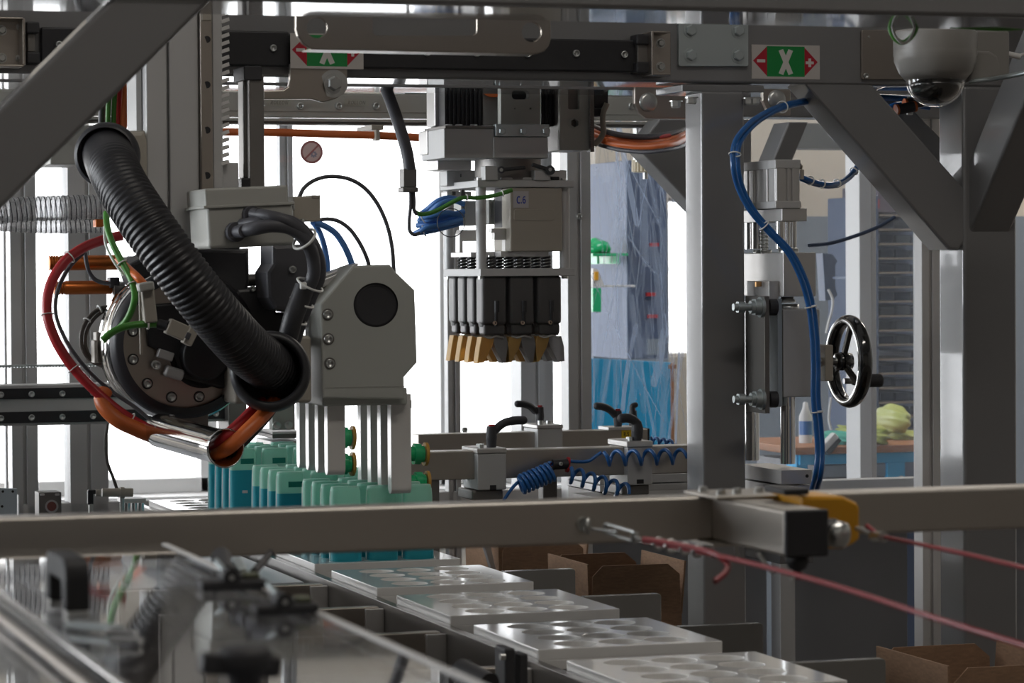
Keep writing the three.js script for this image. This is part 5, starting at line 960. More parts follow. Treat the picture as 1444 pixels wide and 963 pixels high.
{ // silver ducts and bellows
  const duct = (label, list, d, r) => { const c = new THREE.CatmullRomCurve3(list.map(([x, y]) => P(x, y, d)), false, 'centripetal'), N = 260, seg = 26, fr = c.computeFrenetFrames(N), pos = [], idx = [], ribs = 15;
    for (let i = 0; i <= N; i++) { const k = i / N, p = c.getPointAt(k), w = Math.pow(Math.abs(Math.sin(k * ribs * Math.PI)), 0.35); for (let j = 0; j <= seg; j++) { const a = (j % seg) / seg * 2 * Math.PI, cr = (n32(k * 3, a / 6.283) - 0.5) * 0.10 + (n128(k * 1.5, a / 6.283) - 0.5) * 0.06, rr = r * (0.9 + 0.1 * w + cr); const q = p.clone().addScaledVector(fr.normals[i], Math.cos(a) * rr).addScaledVector(fr.binormals[i], Math.sin(a) * rr); pos.push(q.x, q.y, q.z); } }
    for (let i = 0; i < N; i++) for (let j = 0; j < seg; j++) { const a = i * (seg + 1) + j, b = a + seg + 1; idx.push(a, a + 1, b, b, a + 1, b + 1); }
    const g = new THREE.BufferGeometry(); g.setAttribute('position', new THREE.Float32BufferAttribute(pos, 3)); g.setIndex(idx); g.computeVertexNormals(); const t = thing('spiral_duct', label, 'duct'); part(t, 'skin', g, M.foil);
    const sp = []; for (let i = 0; i <= 30 * 16; i++) { const k = i / 480, p = c.getPointAt(k), f = Math.round(k * N), a = i / 16 * 2 * Math.PI; sp.push(p.addScaledVector(fr.normals[f], Math.cos(a) * r * 0.99).addScaledVector(fr.binormals[f], Math.sin(a) * r * 0.99)); }
    part(t, 'wire_spiral', tube(sp, 0.0009, 5, 900), M.cableGrey); settle(t); };
  duct('crinkled clear duct with wire spiral left of the black hose, the thicker upper one', [[-60, 306], [0, 298], [40, 295], [90, 293], [150, 292]], 5.2, MM(17.5, 5.2, 60));
  duct('crinkled clear duct with wire spiral left of the black hose, the flatter lower one', [[-60, 312], [0, 315], [60, 318], [150, 317]], 5.45, MM(11, 5.45, 60));
  solo('brass_clamp', 'small brown clamp at the end of the lower clear duct', 'clamp', pb(135, 309, 150, 320, 5.15, 0.03), M.orangeAnod);
}
{ // coloured cables from above and the green bus cables with plugs
  const dd = 4.85, t = thing('riser_cables', 'red, orange and green cables rising behind the large brace', 'cables');
  part(t, 'orange_cable', ptube([[182, 100], [178, 130], [175, 165], [172, 200]], dd, 0.0062, 10), M.orange);
  part(t, 'red_cable', [ptube([[170, 100], [167, 130], [166, 160], [165, 200]], dd + 0.01, 0.0062, 10), ptube([[176, 100], [172, 140], [169, 200]], dd + 0.02, 0.005, 10)], M.red);
  part(t, 'green_cable', [ptube([[156, 115], [153, 145], [152, 200]], dd, 0.0042, 10), ptube([[164, 110], [161, 145], [160, 200]], dd, 0.0042, 10)], M.green);
  part(t, 'black_cable', [ptube([[146, 120], [144, 150], [143, 200]], dd + 0.02, 0.0058, 10)], M.cableGrey); settle(t);
  const gl = [[150, 300, 4.6], [151, 318, 4.58], [158, 342, 4.56], [168, 362, 4.55], [180, 384, 4.54], [187, 400, 4.53], [190, 418, 4.53], [186, 436, 4.54], [178, 452, 4.55], [168, 463, 4.56]];
  const g = thing('green_cable', 'green cable coming down beside the black hose and curving behind the plug', 'cable'); part(g, 'cable', ptube(gl, 0, 0.0052, 12, 80), M.green); part(g, 'cable_tie', [tie(gl, 0.45, 0.0075, 0.0013), tie(gl, 0.62, 0.0066, 0.001)], M.tie); settle(g);
  const g2l = [[145, 480, 4.5], [156, 470, 4.5], [172, 462, 4.5], [192, 458, 4.5], [210, 457, 4.5], [228, 457, 4.5]];
  const g2 = thing('green_cable', 'short green cable arching from the left of the flange to the angled plug', 'cable'); part(g2, 'cable', ptube(g2l, 0, 0.0056, 12, 50), M.green); part(g2, 'cable_tie', tie(g2l, 0.78, 0.007, 0.0016), M.tie); settle(g2);
  solo('orange_lead', 'short orange cable ending at the upright grey plug', 'cable', ptube([[166, 366, 4.58], [182, 380, 4.55], [196, 393, 4.52], [204, 402, 4.52]], 0, 0.0062, 10), M.orange);
  solo('thin_white_cable', 'thin white cable running along the green cable beside the black hose', 'cable', ptube([[147, 320, 4.6], [149, 344, 4.58], [159, 366, 4.56], [174, 388, 4.55]], 0, 0.0022, 8), M.tie);
  const p1 = thing('plug_connector', 'grey beige plug standing upright above the flange', 'connector'); part(p1, 'body', [obar(P(206, 402, 4.5), P(212, 455, 4.5), 0.02, 0.02, 0.003), obar(P(197, 405, 4.5), P(199, 500, 4.51), 0.0035, 0.004, 0.001)], M.beige); part(p1, 'collar', obar(P(204, 398, 4.49), P(206, 410, 4.49), 0.024, 0.024, 0.003), M.greyBox); settle(p1);
  const p2 = thing('plug_connector', 'grey beige plug lying tilted at the end of the short green cable', 'connector'); part(p2, 'body', [obar(P(236, 459, 4.49), P(270, 474, 4.49), 0.024, 0.022, 0.002), obar(P(262, 470, 4.485), P(274, 476, 4.485), 0.03, 0.025, 0.002)], M.beige); part(p2, 'boot', rod(P(224, 457, 4.5), P(238, 460, 4.49), 0.008, 16), M.black); part(p2, 'window', obar(P(262, 472, 4.47), P(268, 475, 4.47), 0.01, 0.004, 0.001), M.cableGrey); settle(p2);
}
{ // small things on the table behind the front bar, left
  const s = thing('proximity_sensor', 'small beige proximity sensor with elbow plug behind the front bar', 'sensor'), D = 5.4;
  part(s, 'barrel', [rod(P(144, 694.5, D), P(187, 694.5, D), MM(5.6, D), 20), rod(P(135, 695, D), P(142, 695, D), MM(4.5, D), 16)], M.beige); part(s, 'nut', rod(P(169, 694.5, D), P(175, 694.5, D), MM(8, D), 6), M.beige); part(s, 'elbow_plug', [pb(124, 691, 132, 712, D, 0.012, 0.002), pb(126, 691, 136, 697, D, 0.012, 0.002)], M.black); part(s, 'clamp', [pb(126, 710, 131, 724, D, 0.01, 0.001), rod(P(172, 698, D), P(172, 740, D), 0.004)], M.bolt); settle(s);
  const b = thing('bearing_block', 'dark square bearing block with round shaft end behind the front bar', 'bearing'); part(b, 'block', pb(55, 694, 87, 760, 5.3, 0.05, 0.002), M.aluDark); part(b, 'slot', [pb(57, 696, 63, 699, 5.295, 0.01, 0.001), pb(78, 696, 84, 699, 5.295, 0.01, 0.001)], M.alu); part(b, 'shaft', rod(P(73, 714, 5.3), P(73, 714, 5.27), MM(6, 5.3), 20), std({ color: L(0.2, 0.06, 0.05), roughness: 0.4 })); part(b, 'ring', rod(P(73, 714, 5.3), P(73, 714, 5.29), MM(8.5, 5.3), 24), M.aluMatte); settle(b);
  const z = thing('zinc_plate', 'pale blue zinc plate with small holes at the left edge', 'plate'); part(z, 'plate', pex([[-30, 688], [24, 689], [24, 780], [-30, 780]], 5.2, 0.01, 0.001), M.paleZinc); for (const [x, y] of [[4, 693], [18, 693], [3, 714]]) part(z, 'hole', rod(P(x, y, 5.199), P(x, y, 5.205), MM(1.7, 5.2), 10), M.black); part(z, 'edge', pb(26, 698, 28, 760, 5.22, 0.02), M.frameWhite); settle(z);
  const ck = thing('clamp_unit', 'small shiny clamp unit with round studs left of the blue bottles', 'clamp'); part(ck, 'body', pb(172, 703, 206, 709, 5.5, 0.05, 0.001), M.alu); for (const x of [180, 190, 199]) part(ck, 'stud', rod(P(x, 709, 5.5), P(x, 724, 5.5), MM(4, 5.5), 16), M.chrome); settle(ck);
}
// ---------------------------------------------------------------- tray conveyor, bottles, cartons
const TY = 1.03, TX0 = 1.143, TX1 = 1.389, PITCH = 0.387, TD = 0.278, ZF = (n) => -(4.287 - PITCH * (n - 1));
const trayXc = (TX0 + TX1) / 2;
{
  // table under everything
  solo('machine_table', 'dark machine table under the white tray conveyor', 'table', bx(0.2, 1.8, 0.78, 0.86, -6.75, -2.75, 0.004), M.aluDark);
  for (const [x, z, l] of [[0.26, -2.85, 'dark table leg at the near left corner of the machine table'], [1.74, -2.85, 'dark table leg at the near right corner of the machine table'], [0.26, -6.6, 'dark table leg at the far left corner of the machine table'], [1.74, -6.6, 'dark table leg at the far right corner of the machine table']]) solo('table_leg', l, 'leg', bx(x - 0.04, x + 0.04, 0, 0.78, z - 0.04, z + 0.04, 0.004), M.paintDark);
  const t = thing('tray_rail', 'bright edged guide rail along the left side of the white trays', 'rail');
  part(t, 'rail', [bx(1.128, 1.1415, 0.965, 1.0185, -6.3, -2.85, 0.001)], M.railSteel); settle(t);
  const t2 = thing('tray_rail', 'guide rail hidden along the right underside of the white trays', 'rail'); part(t2, 'rail', bx(1.375, 1.388, 0.86, 1.004, -6.3, -2.85, 0.001), M.alu); settle(t2);
  for (const z of [-2.95, -4.0, -5.1, -6.2]) solo('rail_support', ['dark support block under the near end of the tray rails', 'dark support block under the tray rails below the second bright tray', 'dark support block under the tray rails below the bottles', 'dark support block under the far end of the tray rails'][Math.round((-z - 2.95) / 1.08)], 'support', bx(1.12, 1.40, 0.86, 0.965, z - 0.03, z + 0.03, 0.002), M.aluDark);
  // partition plates left of the rail
  const yT = 1.012;
  [[484, 822.5, 'first'], [561, 854.5, 'second'], [654, 889.5, 'third'], [773, 938, 'fourth']].forEach(([px, py, nm], i) => { const z = atY(px, py, yT).z, w = thing('partition_plate', nm + ' upright metal partition plate left of the tray rail, counted from the far end', 'plate'); part(w, 'plate', bx(0.80, 1.122, 0.86, yT, z - 0.02, z, 0.0015), M.plateSteel); part(w, 'bracket', bx(1.1, 1.128, 0.86, yT - 0.002, z + 0.0, z + 0.008, 0.001), M.alu); settle(w); });
  solo('light_plate', 'pale smooth plate left of the tray rail under the front bar', 'plate', bx(0.7, 1.12, 0.995, 1.004, -5.6, ZF(0) + 0.02, 0.001), std({ color: L(0.5, 0.53, 0.58), metalness: 0.6, roughness: 0.35 }));
}
let trayProto, armGeo;
{
  const t = thing('bottle_tray', 'x', 'tray'), z0 = ZF(1), hx = [-0.0605, 0.0005, 0.0615], sh = new THREE.Shape(), w = TX1 - TX0, r = 0.003;
  sh.moveTo(-w / 2 + r, 0); sh.lineTo(w / 2 - r, 0); sh.quadraticCurveTo(w / 2, 0, w / 2, r); sh.lineTo(w / 2, TD - r); sh.quadraticCurveTo(w / 2, TD, w / 2 - r, TD); sh.lineTo(-w / 2 + r, TD); sh.quadraticCurveTo(-w / 2, TD, -w / 2, TD - r); sh.lineTo(-w / 2, r); sh.quadraticCurveTo(-w / 2, 0, -w / 2 + r, 0);
  for (let k = 0; k < 4; k++) for (const x of hx) { const h = new THREE.Path(); h.absarc(x, 0.042 + k * 0.0645, 0.0275, 0, Math.PI * 2, true); sh.holes.push(h); }
  const g = new THREE.ExtrudeGeometry(sh, { depth: 0.012, bevelEnabled: true, bevelSize: 0.001, bevelThickness: 0.001, bevelOffset: -0.001, bevelSegments: 2, curveSegments: 20 });
  g.rotateX(-Math.PI / 2); g.translate(trayXc, TY - 0.013, z0);                 // shape y runs away from us
  part(t, 'tray_plate', g, M.white);
  part(t, 'tray_base', bx(TX0 + 0.0005, TX1 - 0.0005, TY - 0.026, TY - 0.0135, z0 - TD, z0, 0.001), M.white);
  const xe = P(935, 855, 4.05).x; const a = new THREE.Shape(), H0 = TY - 0.0445, H1 = TY + 0.0005; a.moveTo(trayXc, H0); a.lineTo(xe - 0.006, H0); a.quadraticCurveTo(xe, H0, xe, H0 + 0.006); a.lineTo(xe, H1 - 0.006); a.quadraticCurveTo(xe, H1, xe - 0.006, H1); a.lineTo(TX1 + 0.001, H1); a.lineTo(TX1 + 0.001, TY - 0.027); a.lineTo(trayXc, TY - 0.027);
  armGeo = new THREE.ExtrudeGeometry(a, { depth: 0.012, bevelEnabled: true, bevelSize: 0.001, bevelThickness: 0.001, bevelOffset: -0.001 }).translate(0, 0, z0 - 0.17);
  settle(t); trayProto = t;
}
[[1, 'empty white tray with round holes nearest to the bottles, just below the front bar'], [2, 'empty white tray with round holes, second below the front bar'], [3, 'empty white tray with round holes, third below the front bar'], [4, 'empty white tray cut by the bottom edge of the picture'],
  [0, 'white tray holding the bottles under the finger plates'], [-1, 'white tray holding the middle group of bottles'], [-2, 'white tray holding the farthest bottles at left'], [-3, 'white empty tray behind the farthest bottles, small and bright']].forEach(([n, l], i) => {
  const o = n === 1 ? trayProto : copy(trayProto, 0, 0, ZF(n) - ZF(1)); o.userData.label = l; o.userData.group = 'white bottle trays on the conveyor';
});
{ // grey pusher plates under the right halves of the nearer trays
  const arm = solo('pusher_plate', 'grey upright pusher plate right of the first empty tray below the front bar', 'plate', armGeo, M.armGrey, 'pusher plates beside the trays');
  for (const [n, l] of [[2, 'grey upright pusher plate right of the second empty tray'], [3, 'grey upright pusher plate right of the third empty tray, partly before the post'], [4, 'grey upright pusher plate right of the nearest tray at the picture edge']]) copy(arm, 0, 0, ZF(n) - ZF(1), l);
  // unseen panel out of view at left, placed to shade the trays
  solo('unseen_side_panel', 'unseen grey panel at left placed to shade the left sides of the trays', 'panel', bx(-0.48, -0.45, 0, 1.4, -6.8, -2.8, 0.002), M.panelGrey);
}
// bottles: flat flasks, thin rounded shoulders
function flask(w, d, y0, y1, f0, f1, capTop, capBottom) {
  const N = 20, rows = 12, pos = [], idx = [], sec = [];
  for (let j = 0; j < N; j++) { const a = j / N * 2 * Math.PI, c = Math.cos(a), s = Math.sin(a), e = 0.42; sec.push([Math.sign(c) * Math.pow(Math.abs(c), e), Math.sign(s) * Math.pow(Math.abs(s), e)]); }
  const prof = (f) => [f < 0.04 ? 0.93 + 0.07 * f / 0.04 : f < 0.86 ? 1 - 0.05 * f : (0.957 - 0.10 * Math.pow((f - 0.86) / 0.14, 2)), f < 0.04 ? 0.9 + 0.1 * f / 0.04 : 1 - 0.42 * Math.pow(f, 1.6)];
  for (let i = 0; i <= rows; i++) { const f = f0 + (f1 - f0) * i / rows, [a, b] = prof(f); for (let j = 0; j < N; j++) pos.push(sec[j][0] * w / 2 * a, y0 + (y1 - y0) * f, sec[j][1] * d / 2 * b); }
  for (let i = 0; i < rows; i++) for (let j = 0; j < N; j++) { const a = i * N + j, b = i * N + (j + 1) % N; idx.push(a, a + N, b, b, a + N, b + N); }
  const cap = (row, up) => { const k = pos.length / 3; const f = row ? f1 : f0; pos.push(0, y0 + (y1 - y0) * f + (up ? 0.001 : 0), 0); for (let j = 0; j < N; j++) { const a = (row ? rows : 0) * N + j, b = (row ? rows : 0) * N + (j + 1) % N; up ? idx.push(a, k, b) : idx.push(a, b, k); } };
  if (capTop) cap(true, true); if (capBottom) cap(false, false);
  const g = new THREE.BufferGeometry(); g.setAttribute('position', new THREE.Float32BufferAttribute(pos, 3)); g.setIndex(idx); g.computeVertexNormals(); return g;
}
function makeBottle(fill, y1 = 0.133) {
  const t = thing('bottle', 'x', 'bottle'), w = 0.051, d = 0.034, y0 = 0;
  const body = part(t, 'filled_body', flask(w, d, y0, y1, 0, fill, false, true), M.bottleTeal, 'teal filled lower body');
  const sh = part(t, 'clear_shoulder', flask(w, d, y0, y1, fill, 1, true, false), M.bottleTop, 'pale green clear upper part');
  part(t, 'liquid_level', flask(w * 0.97, d * 0.95, y0, y1, fill - 0.02, fill - 0.005, true, false), M.bottleTeal);
  const yl = y1 * (fill + 0.05), zf = (f) => d / 2 * (1 - 0.42 * Math.pow(f, 1.6));
  for (const q of [-1, 1]) part(t, 'edge_glint', obar(V(q * w * 0.497, 0.013, 0), V(q * w * 0.462, y1 * 0.95, 0), 0.003, 0.0016, 0.0004), M.bottleEdge);  // pale strips stand in for the bright glint along the bottle edges
  part(sh, 'print_block', bx(-0.006, 0.019, yl + 0.004, yl + 0.014, zf(fill + 0.1) - 0.0015, zf(fill + 0.1) + 0.0006, 0), std({ color: L(0.0, 0.22, 0.17), roughness: 0.5 }), 'dark green print');
  part(body, 'small_label', bx(-0.004, 0.006, y1 * fill * 0.62, y1 * fill * 0.62 + 0.005, zf(fill * 0.62) - 0.001, zf(fill * 0.62) + 0.0006, 0), M.frameWhite, 'small white label');
  settle(t); return t;
}
{
  const kinds = { low: makeBottle(0.6), mid: makeBottle(0.72), high: makeBottle(0.74, 0.152) }, first = { low: true, mid: true, high: true };
  const where = { 0: 'tray under the finger plates', '-1': 'middle tray', '-2': 'farthest tray at left' }, rowN = ['front row', 'second row', 'third row', 'back row'], colN = ['left', 'middle', 'right'];
  for (const n of [0, -1, -2]) for (let k = 0; k < 4; k++) for (let c = 0; c < 3; c++) {
    const key = n === -2 ? 'high' : n === -1 ? 'mid' : 'low', p = kinds[key];
    const o = first[key] ? p : copy(p, 0, 0, 0); first[key] = false;
    o.position.set(trayXc + (c - 1) * 0.061, TY - 0.0125, ZF(n) - 0.042 - k * 0.0645);
    o.userData.label = `teal and pale green flat bottle in the ${where[n]}, ${rowN[k]}, ${colN[c]}`; o.userData.group = 'teal bottles standing in the trays';
  }
}
// cartons
function carton(label, D, depth, opts = {}) {
  const t = thing('carton', label, 'box'), x0 = carton.x0, x1 = carton.x1, top = carton.top, th = 0.004, fh = 0.105, yb = top - fh, y0 = yb - 0.2, z1 = -D, z0 = -D - depth;
  part(t, 'wall', bx(x0, x1, y0, yb, z1 - th, z1, 0), M.kraft); part(t, 'wall', bx(x0, x1, y0, yb, z0, z0 + th, 0), M.kraft);
  part(t, 'wall', bx(x0, x0 + th, y0, yb, z0 + th, z1 - th, 0), M.kraft); part(t, 'wall', bx(x1 - th, x1, y0, yb, z0 + th, z1 - th, 0), M.kraft);
  part(t, 'bottom', bx(x0 + th, x1 - th, y0, y0 + th, z0 + th, z1 - th, 0), M.kraft);
  const flap = (z, lean) => { const s = new THREE.Shape(), c = 0.024; s.moveTo(x0 + 0.002, yb); s.lineTo(x1 - 0.002, yb); s.lineTo(x1 - 0.004, top - c * 0.9); s.lineTo(x1 - c - 0.006, top); s.lineTo(x0 + c + 0.002, top); s.lineTo(x0 + 0.004, top - c * 0.9); s.lineTo(x0 + 0.002, yb); part(t, 'flap', new THREE.ExtrudeGeometry(s, { depth: th, bevelEnabled: false }).translate(0, 0, z), M.kraft); };
  flap(z1 - th); flap(z0);
  part(t, 'flap', obar(V(x0 - 0.001, yb, (z0 + z1) / 2), V(x0 - 0.004, top + 0.004, (z0 + z1) / 2), depth - 0.008, th, 0.0005, V(1, 0, 0)), M.kraft); part(t, 'flap', obar(V(x1 + 0.001, yb, (z0 + z1) / 2), V(x1 + 0.01, top + 0.004, (z0 + z1) / 2), depth - 0.008, th, 0.0005, V(1, 0, 0)), M.kraft);
  return settle(t);
}
{
  const D = 5.72; carton.x0 = P(833, 805, D).x; carton.x1 = P(961, 805, D).x; carton.top = P(895, 796.5, D).y;
  carton('open brown carton left of the middle post foot', D, 0.265); 
  carton('open brown carton farther back, half hidden by the front bar', 6.33, 0.265);
  const c4 = 4.06; carton('open brown carton at the bottom right, nearest to the viewer', c4, 0.265);
  const y = carton.top - 0.105 - 0.2; solo('carton_belt', 'dark conveyor belt carrying the brown cartons', 'conveyor', bx(carton.x0 - 0.04, carton.x1 + 0.17, y - 0.06, y, -6.7, -3.0, 0.004), M.blackMatte);
  for (const [z, l] of [[-3.2, 'near dark leg of the carton conveyor'], [-6.5, 'far dark leg of the carton conveyor']]) solo('conveyor_leg', l, 'leg', bx(carton.x0, carton.x1, 0, y - 0.06, z - 0.03, z + 0.03, 0.003), M.paintDark);
  const g = thing('guide_strip', 'bent shiny guide strip between the two rear cartons', 'guide'); part(g, 'strip', [pex([[683, 770], [692, 770], [700, 805], [694, 805]], 6.28, 0.02, 0.0008), bx(P(694.5, 800, 6.28).x, P(699.5, 800, 6.28).x, y + 0.0005, P(697, 803, 6.28).y, -6.3, -6.28, 0.0008)], M.alu); settle(g);
  const g3 = thing('guide_clip', 'small bright metal clip behind the second rear carton', 'clip'); part(g3, 'stem', rod(P(822, 774, 6.63), V(P(822, 774, 6.63).x, y + 0.0005, -6.63), 0.004), M.alu); part(g3, 'clip', [pex([[813, 768], [831, 766], [829, 775], [820, 774]], 6.62, 0.02, 0.0008)], M.alu); settle(g3);
}
// ---------------------------------------------------------------- adjusting bars with clamp levers, middle
{
  const D1 = 5.1, DB = 6.35, y = (py, px, D) => P(px, py, D).y;
  const b1 = thing('adjusting_bar', 'brushed square adjusting bar in the middle, the nearer one carrying the blue coils', 'bar'); part(b1, 'leg', bx(P(603, 690, D1).x, P(621, 690, D1).x, 0.861, y(671, 612, D1), -D1 - 0.045, -D1 - 0.005, 0.002), M.aluDark); part(b1, 'bar', bx(P(560, 640, D1).x, P(1035, 640, D1).x, y(672, 800, D1), y(632.2, 800, D1), -D1 - 0.05, -D1, 0.002), M.steel); settle(b1);
  const b2 = thing('adjusting_bar', 'brushed square adjusting bar farther back with dark end cap and yellow tag', 'bar');
  part(b2, 'bar', bx(P(590, 640, DB).x, P(914, 640, DB).x, y(646, 780, DB), y(608.2, 780, DB), -DB - 0.05, -DB, 0.002), M.steel);
  part(b2, 'leg', bx(P(606, 690, DB).x, P(618, 690, DB).x, 0.861, y(645, 612, DB), -DB - 0.045, -DB - 0.005, 0.002), M.aluDark);
  part(b2, 'end_cap', bx(P(913.5, 640, DB).x, P(916.5, 640, DB).x, y(643, 915, DB), y(604, 915, DB), -DB - 0.051, -DB + 0.001, 0.002), M.black);
  const tag = canvasMat(96, 96, (q) => { q.fillStyle = '#d2b21c'; q.fillRect(0, 0, 96, 96); q.fillStyle = '#17150f'; q.font = 'bold 54px sans-serif'; q.textAlign = 'center'; q.textBaseline = 'middle'; q.save(); q.translate(48, 50); q.scale(0.72, 1.1); q.fillText('R.5', 0, 0); q.restore(); });
  part(b2, 'tag', decal(876.5, 605.5, 890, 618.5, DB - 0.0012, 0.001), tag, 'yellow tag reading R.5'); settle(b2);
  const block = (label, x0, x1, xl, yp0, yp1, yb, D, depth, slot) => { const t = thing('clamp_block', label, 'clamp');
    part(t, 'block', pb(x0, yp1, x1, yb, D, depth, 0.002), M.aluMatte); part(t, 'top_plate', pb(x0 - 1, yp0, x1 + 1, yp1, D - 0.002, depth + 0.006, 0.002), M.alu);
    for (const [k, dz] of [[0.05, 0.75], [0.45, 0.55], [0.12, 0.2]]) part(t, 'bolt', rod(P(x0 + (x1 - x0) * k, yp0 + 1, D + depth * dz), P(x0 + (x1 - x0) * k, yp0 - 6, D + depth * dz), MM(3.8, D), 16), M.bolt);
    if (slot) part(t, 'slot', pb(slot[0], slot[1], slot[2], slot[3], D - 0.0006, 0.004, 0.0006), M.black);
    part(t, 'foot', pb(x0 - 8, yb, x1 - 4, yb + 14, D + 0.01, depth, 0.003), M.aluDark); return settle(t); };
  block('square clamp block on the nearer adjusting bar, left, with curved lever', 673.5, 714, 657, 632, 639.5, 691, D1 - 0.02, 0.09, [691, 684, 700, 691]);
  block('square clamp block on the nearer adjusting bar, right, beside the middle post', 885, 920, 863, 622, 630.5, 684, D1 - 0.02, 0.1, [898, 676, 908, 682]);
  block('square clamp block on the rear adjusting bar behind the grippers', 758, 793.5, 743, 599, 604.5, 636, DB - 0.02, 0.1);
  const lever = (label, x0, x1, y0, y1, arm, r, D, red) => { const t = thing('clamp_lever', label, 'lever'), xc = (x0 + x1) / 2, R = MM((x1 - x0) / 2, D);
    part(t, 'hub', [rod(P(xc, y1, D), P(xc, (y0 + y1) / 2, D), R * 0.78, 24, R * 0.95), rod(P(xc, (y0 + y1) / 2, D), P(xc, y0, D), R * 0.95, 24, R * 0.8)], M.blackMatte);
    const g = tube(arm.map(([x, y]) => P(x, y, D)), R * r, 12, 40); part(t, 'arm', [g, new THREE.SphereGeometry(R * r, 14, 10).translate(...P(arm[0][0], arm[0][1], D).toArray())], M.blackMatte);
    part(t.children[0], 'button', rod(P(xc, y0 + 1, D), P(xc, y0 - 2.6, D), R * 0.55, 18), M.red, red ? 'red push button' : undefined); settle(t); };
  lever('black clamp lever with arm pointing right on the left clamp block', 685, 701, 601, 631, [[738, 592.5], [725, 593], [711, 596.5], [702, 603], [695, 610]], 0.72, D1 + 0.01, 1);
  lever('black clamp lever with arm bent left on the right clamp block', 890, 906, 594, 622, [[877, 590], [885, 589.5], [894, 593], [900, 602], [900, 618]], 0.8, D1 + 0.0, 1);
  lever('black clamp lever with red button on the rear clamp block, arm pointing left', 755, 767.5, 574, 600, [[730, 569.5], [738, 570], [747, 573], [756, 581]], 0.75, DB + 0.02, 1);
  lever('black clamp lever with long arm to the left above the yellow tag', 865, 878, 579, 604, [[842, 572.5], [850, 573.5], [860, 578], [868, 586]], 0.8, DB + 0.02, 1);
  lever('black clamp lever seen end on right of the yellow tag', 886, 899, 579, 604, [[896, 571], [892, 573], [892, 579]], 0.6, DB + 0.05, 1);
  solo('lever_mount', 'flat mounting plate under the two levers at the end of the rear bar', 'plate', pb(858, 602, 904, 606.5, DB - 0.005, 0.07, 0.001), M.alu);
  // blue coiled tubes
  const coil = (label, a, b, r, n, D, ends) => { const t = thing('coil_tube', label, 'tube'); part(t, 'coil', tube(helix(P(a[0], a[1], D), P(b[0], b[1], D), MM(r, D), n, 0.003, 0.5, 16), 0.0037, 8, n * 26), M.blue); for (const e of ends) part(t, 'tail', ptube(e, D, 0.0031, 8), M.blue); settle(t); };
  coil('blue coiled air tube stretched along the near adjusting bar', [850, 646], [966, 643.5], 9.5, 5.2, D1 - 0.03, [[[803, 650], [815, 651], [830, 650], [842, 642], [848, 638]]]);
  coil('tight blue coiled air tube left of the black tee under the bar', [733, 684], [780, 664], 12, 8, D1 - 0.035, [[[733, 678], [726, 684], [718, 694], [710, 706]]]);
  coil('loose blue coiled air tube right of the black tee under the bar', [801, 668], [884, 694], 10.5, 5.2, D1 - 0.035, []);
  coil('blue coiled tube behind the end of the rear bar', [916, 622], [950, 628], 6, 3.5, DB + 0.05, []);
  const te = thing('tube_tee', 'black tube tee with red rings joining the blue coils', 'fitting'); part(te, 'body', [rod(P(779, 655, D1 - 0.03), P(800, 654, D1 - 0.03), MM(7, D1), 20), rod(P(782, 658, D1 - 0.03), P(776, 661, D1 - 0.03), MM(4, D1), 16)], M.black); part(te, 'red_ring', [rod(P(800, 650, D1 - 0.03), P(803, 650, D1 - 0.03), MM(5.5, D1), 18), rod(P(799, 660, D1 - 0.03), P(802, 661, D1 - 0.03), MM(5.5, D1), 18), rod(P(774, 656, D1 - 0.03), P(777, 655, D1 - 0.03), MM(5, D1), 18)], M.red); part(te, 'screw', socketBolt(P(790.5, 654, D1 - 0.042), MM(2.6, D1)), M.bolt); settle(te);
  // aluminium base profiles under the bars
  const floorY = 0.861; const bp = thing('base_profile', 'pale slotted base profile under the right clamp block', 'profile'); part(bp, 'profile', [pb(846, 669, 972, 681, 5.45, 0.2, 0.001), pb(846, 683, 972, 692, 5.44, 0.2, 0.001), pb(846, 680, 972, 684, 5.47, 0.18, 0)], M.profile); part(bp, 'foot', [bx(P(850, 700, 5.46).x, 1.9, P(900, 740, 5.46).y, P(900, 692, 5.46).y, -5.64, -5.46, 0.002), bx(1.85, 1.9, P(900, 740, 5.46).y, P(900, 692, 5.46).y, -5.46, -4.845, 0.002)], M.aluDark); settle(bp);
  const sp2 = thing('carrier_plate', 'pale plate with two round screws behind the left finger plates', 'plate'); part(sp2, 'plate', pb(384, 570, 416, 606, 5.75, 0.03, 0.001), M.greyBox); for (const x of [390, 407]) part(sp2, 'screw', socketBolt(P(x, 599.5, 5.75), MM(6, 5.75), V(0, 0, 1), 0.004), M.bolt); part(sp2, 'rail', [pb(384, 609, 430, 612, 5.74, 0.15), pb(384, 622, 430, 634, 5.78, 0.15)], M.alu); part(sp2, 'dark_rail', pb(384, 612, 430, 618, 5.76, 0.15), M.aluDark); settle(sp2);
  const hb = thing('hose_block', 'small dark block hanging behind the black tee', 'block'); part(hb, 'block', pb(766, 660, 786, 712, 5.149, 0.03, 0.002), M.aluDark); settle(hb);
}
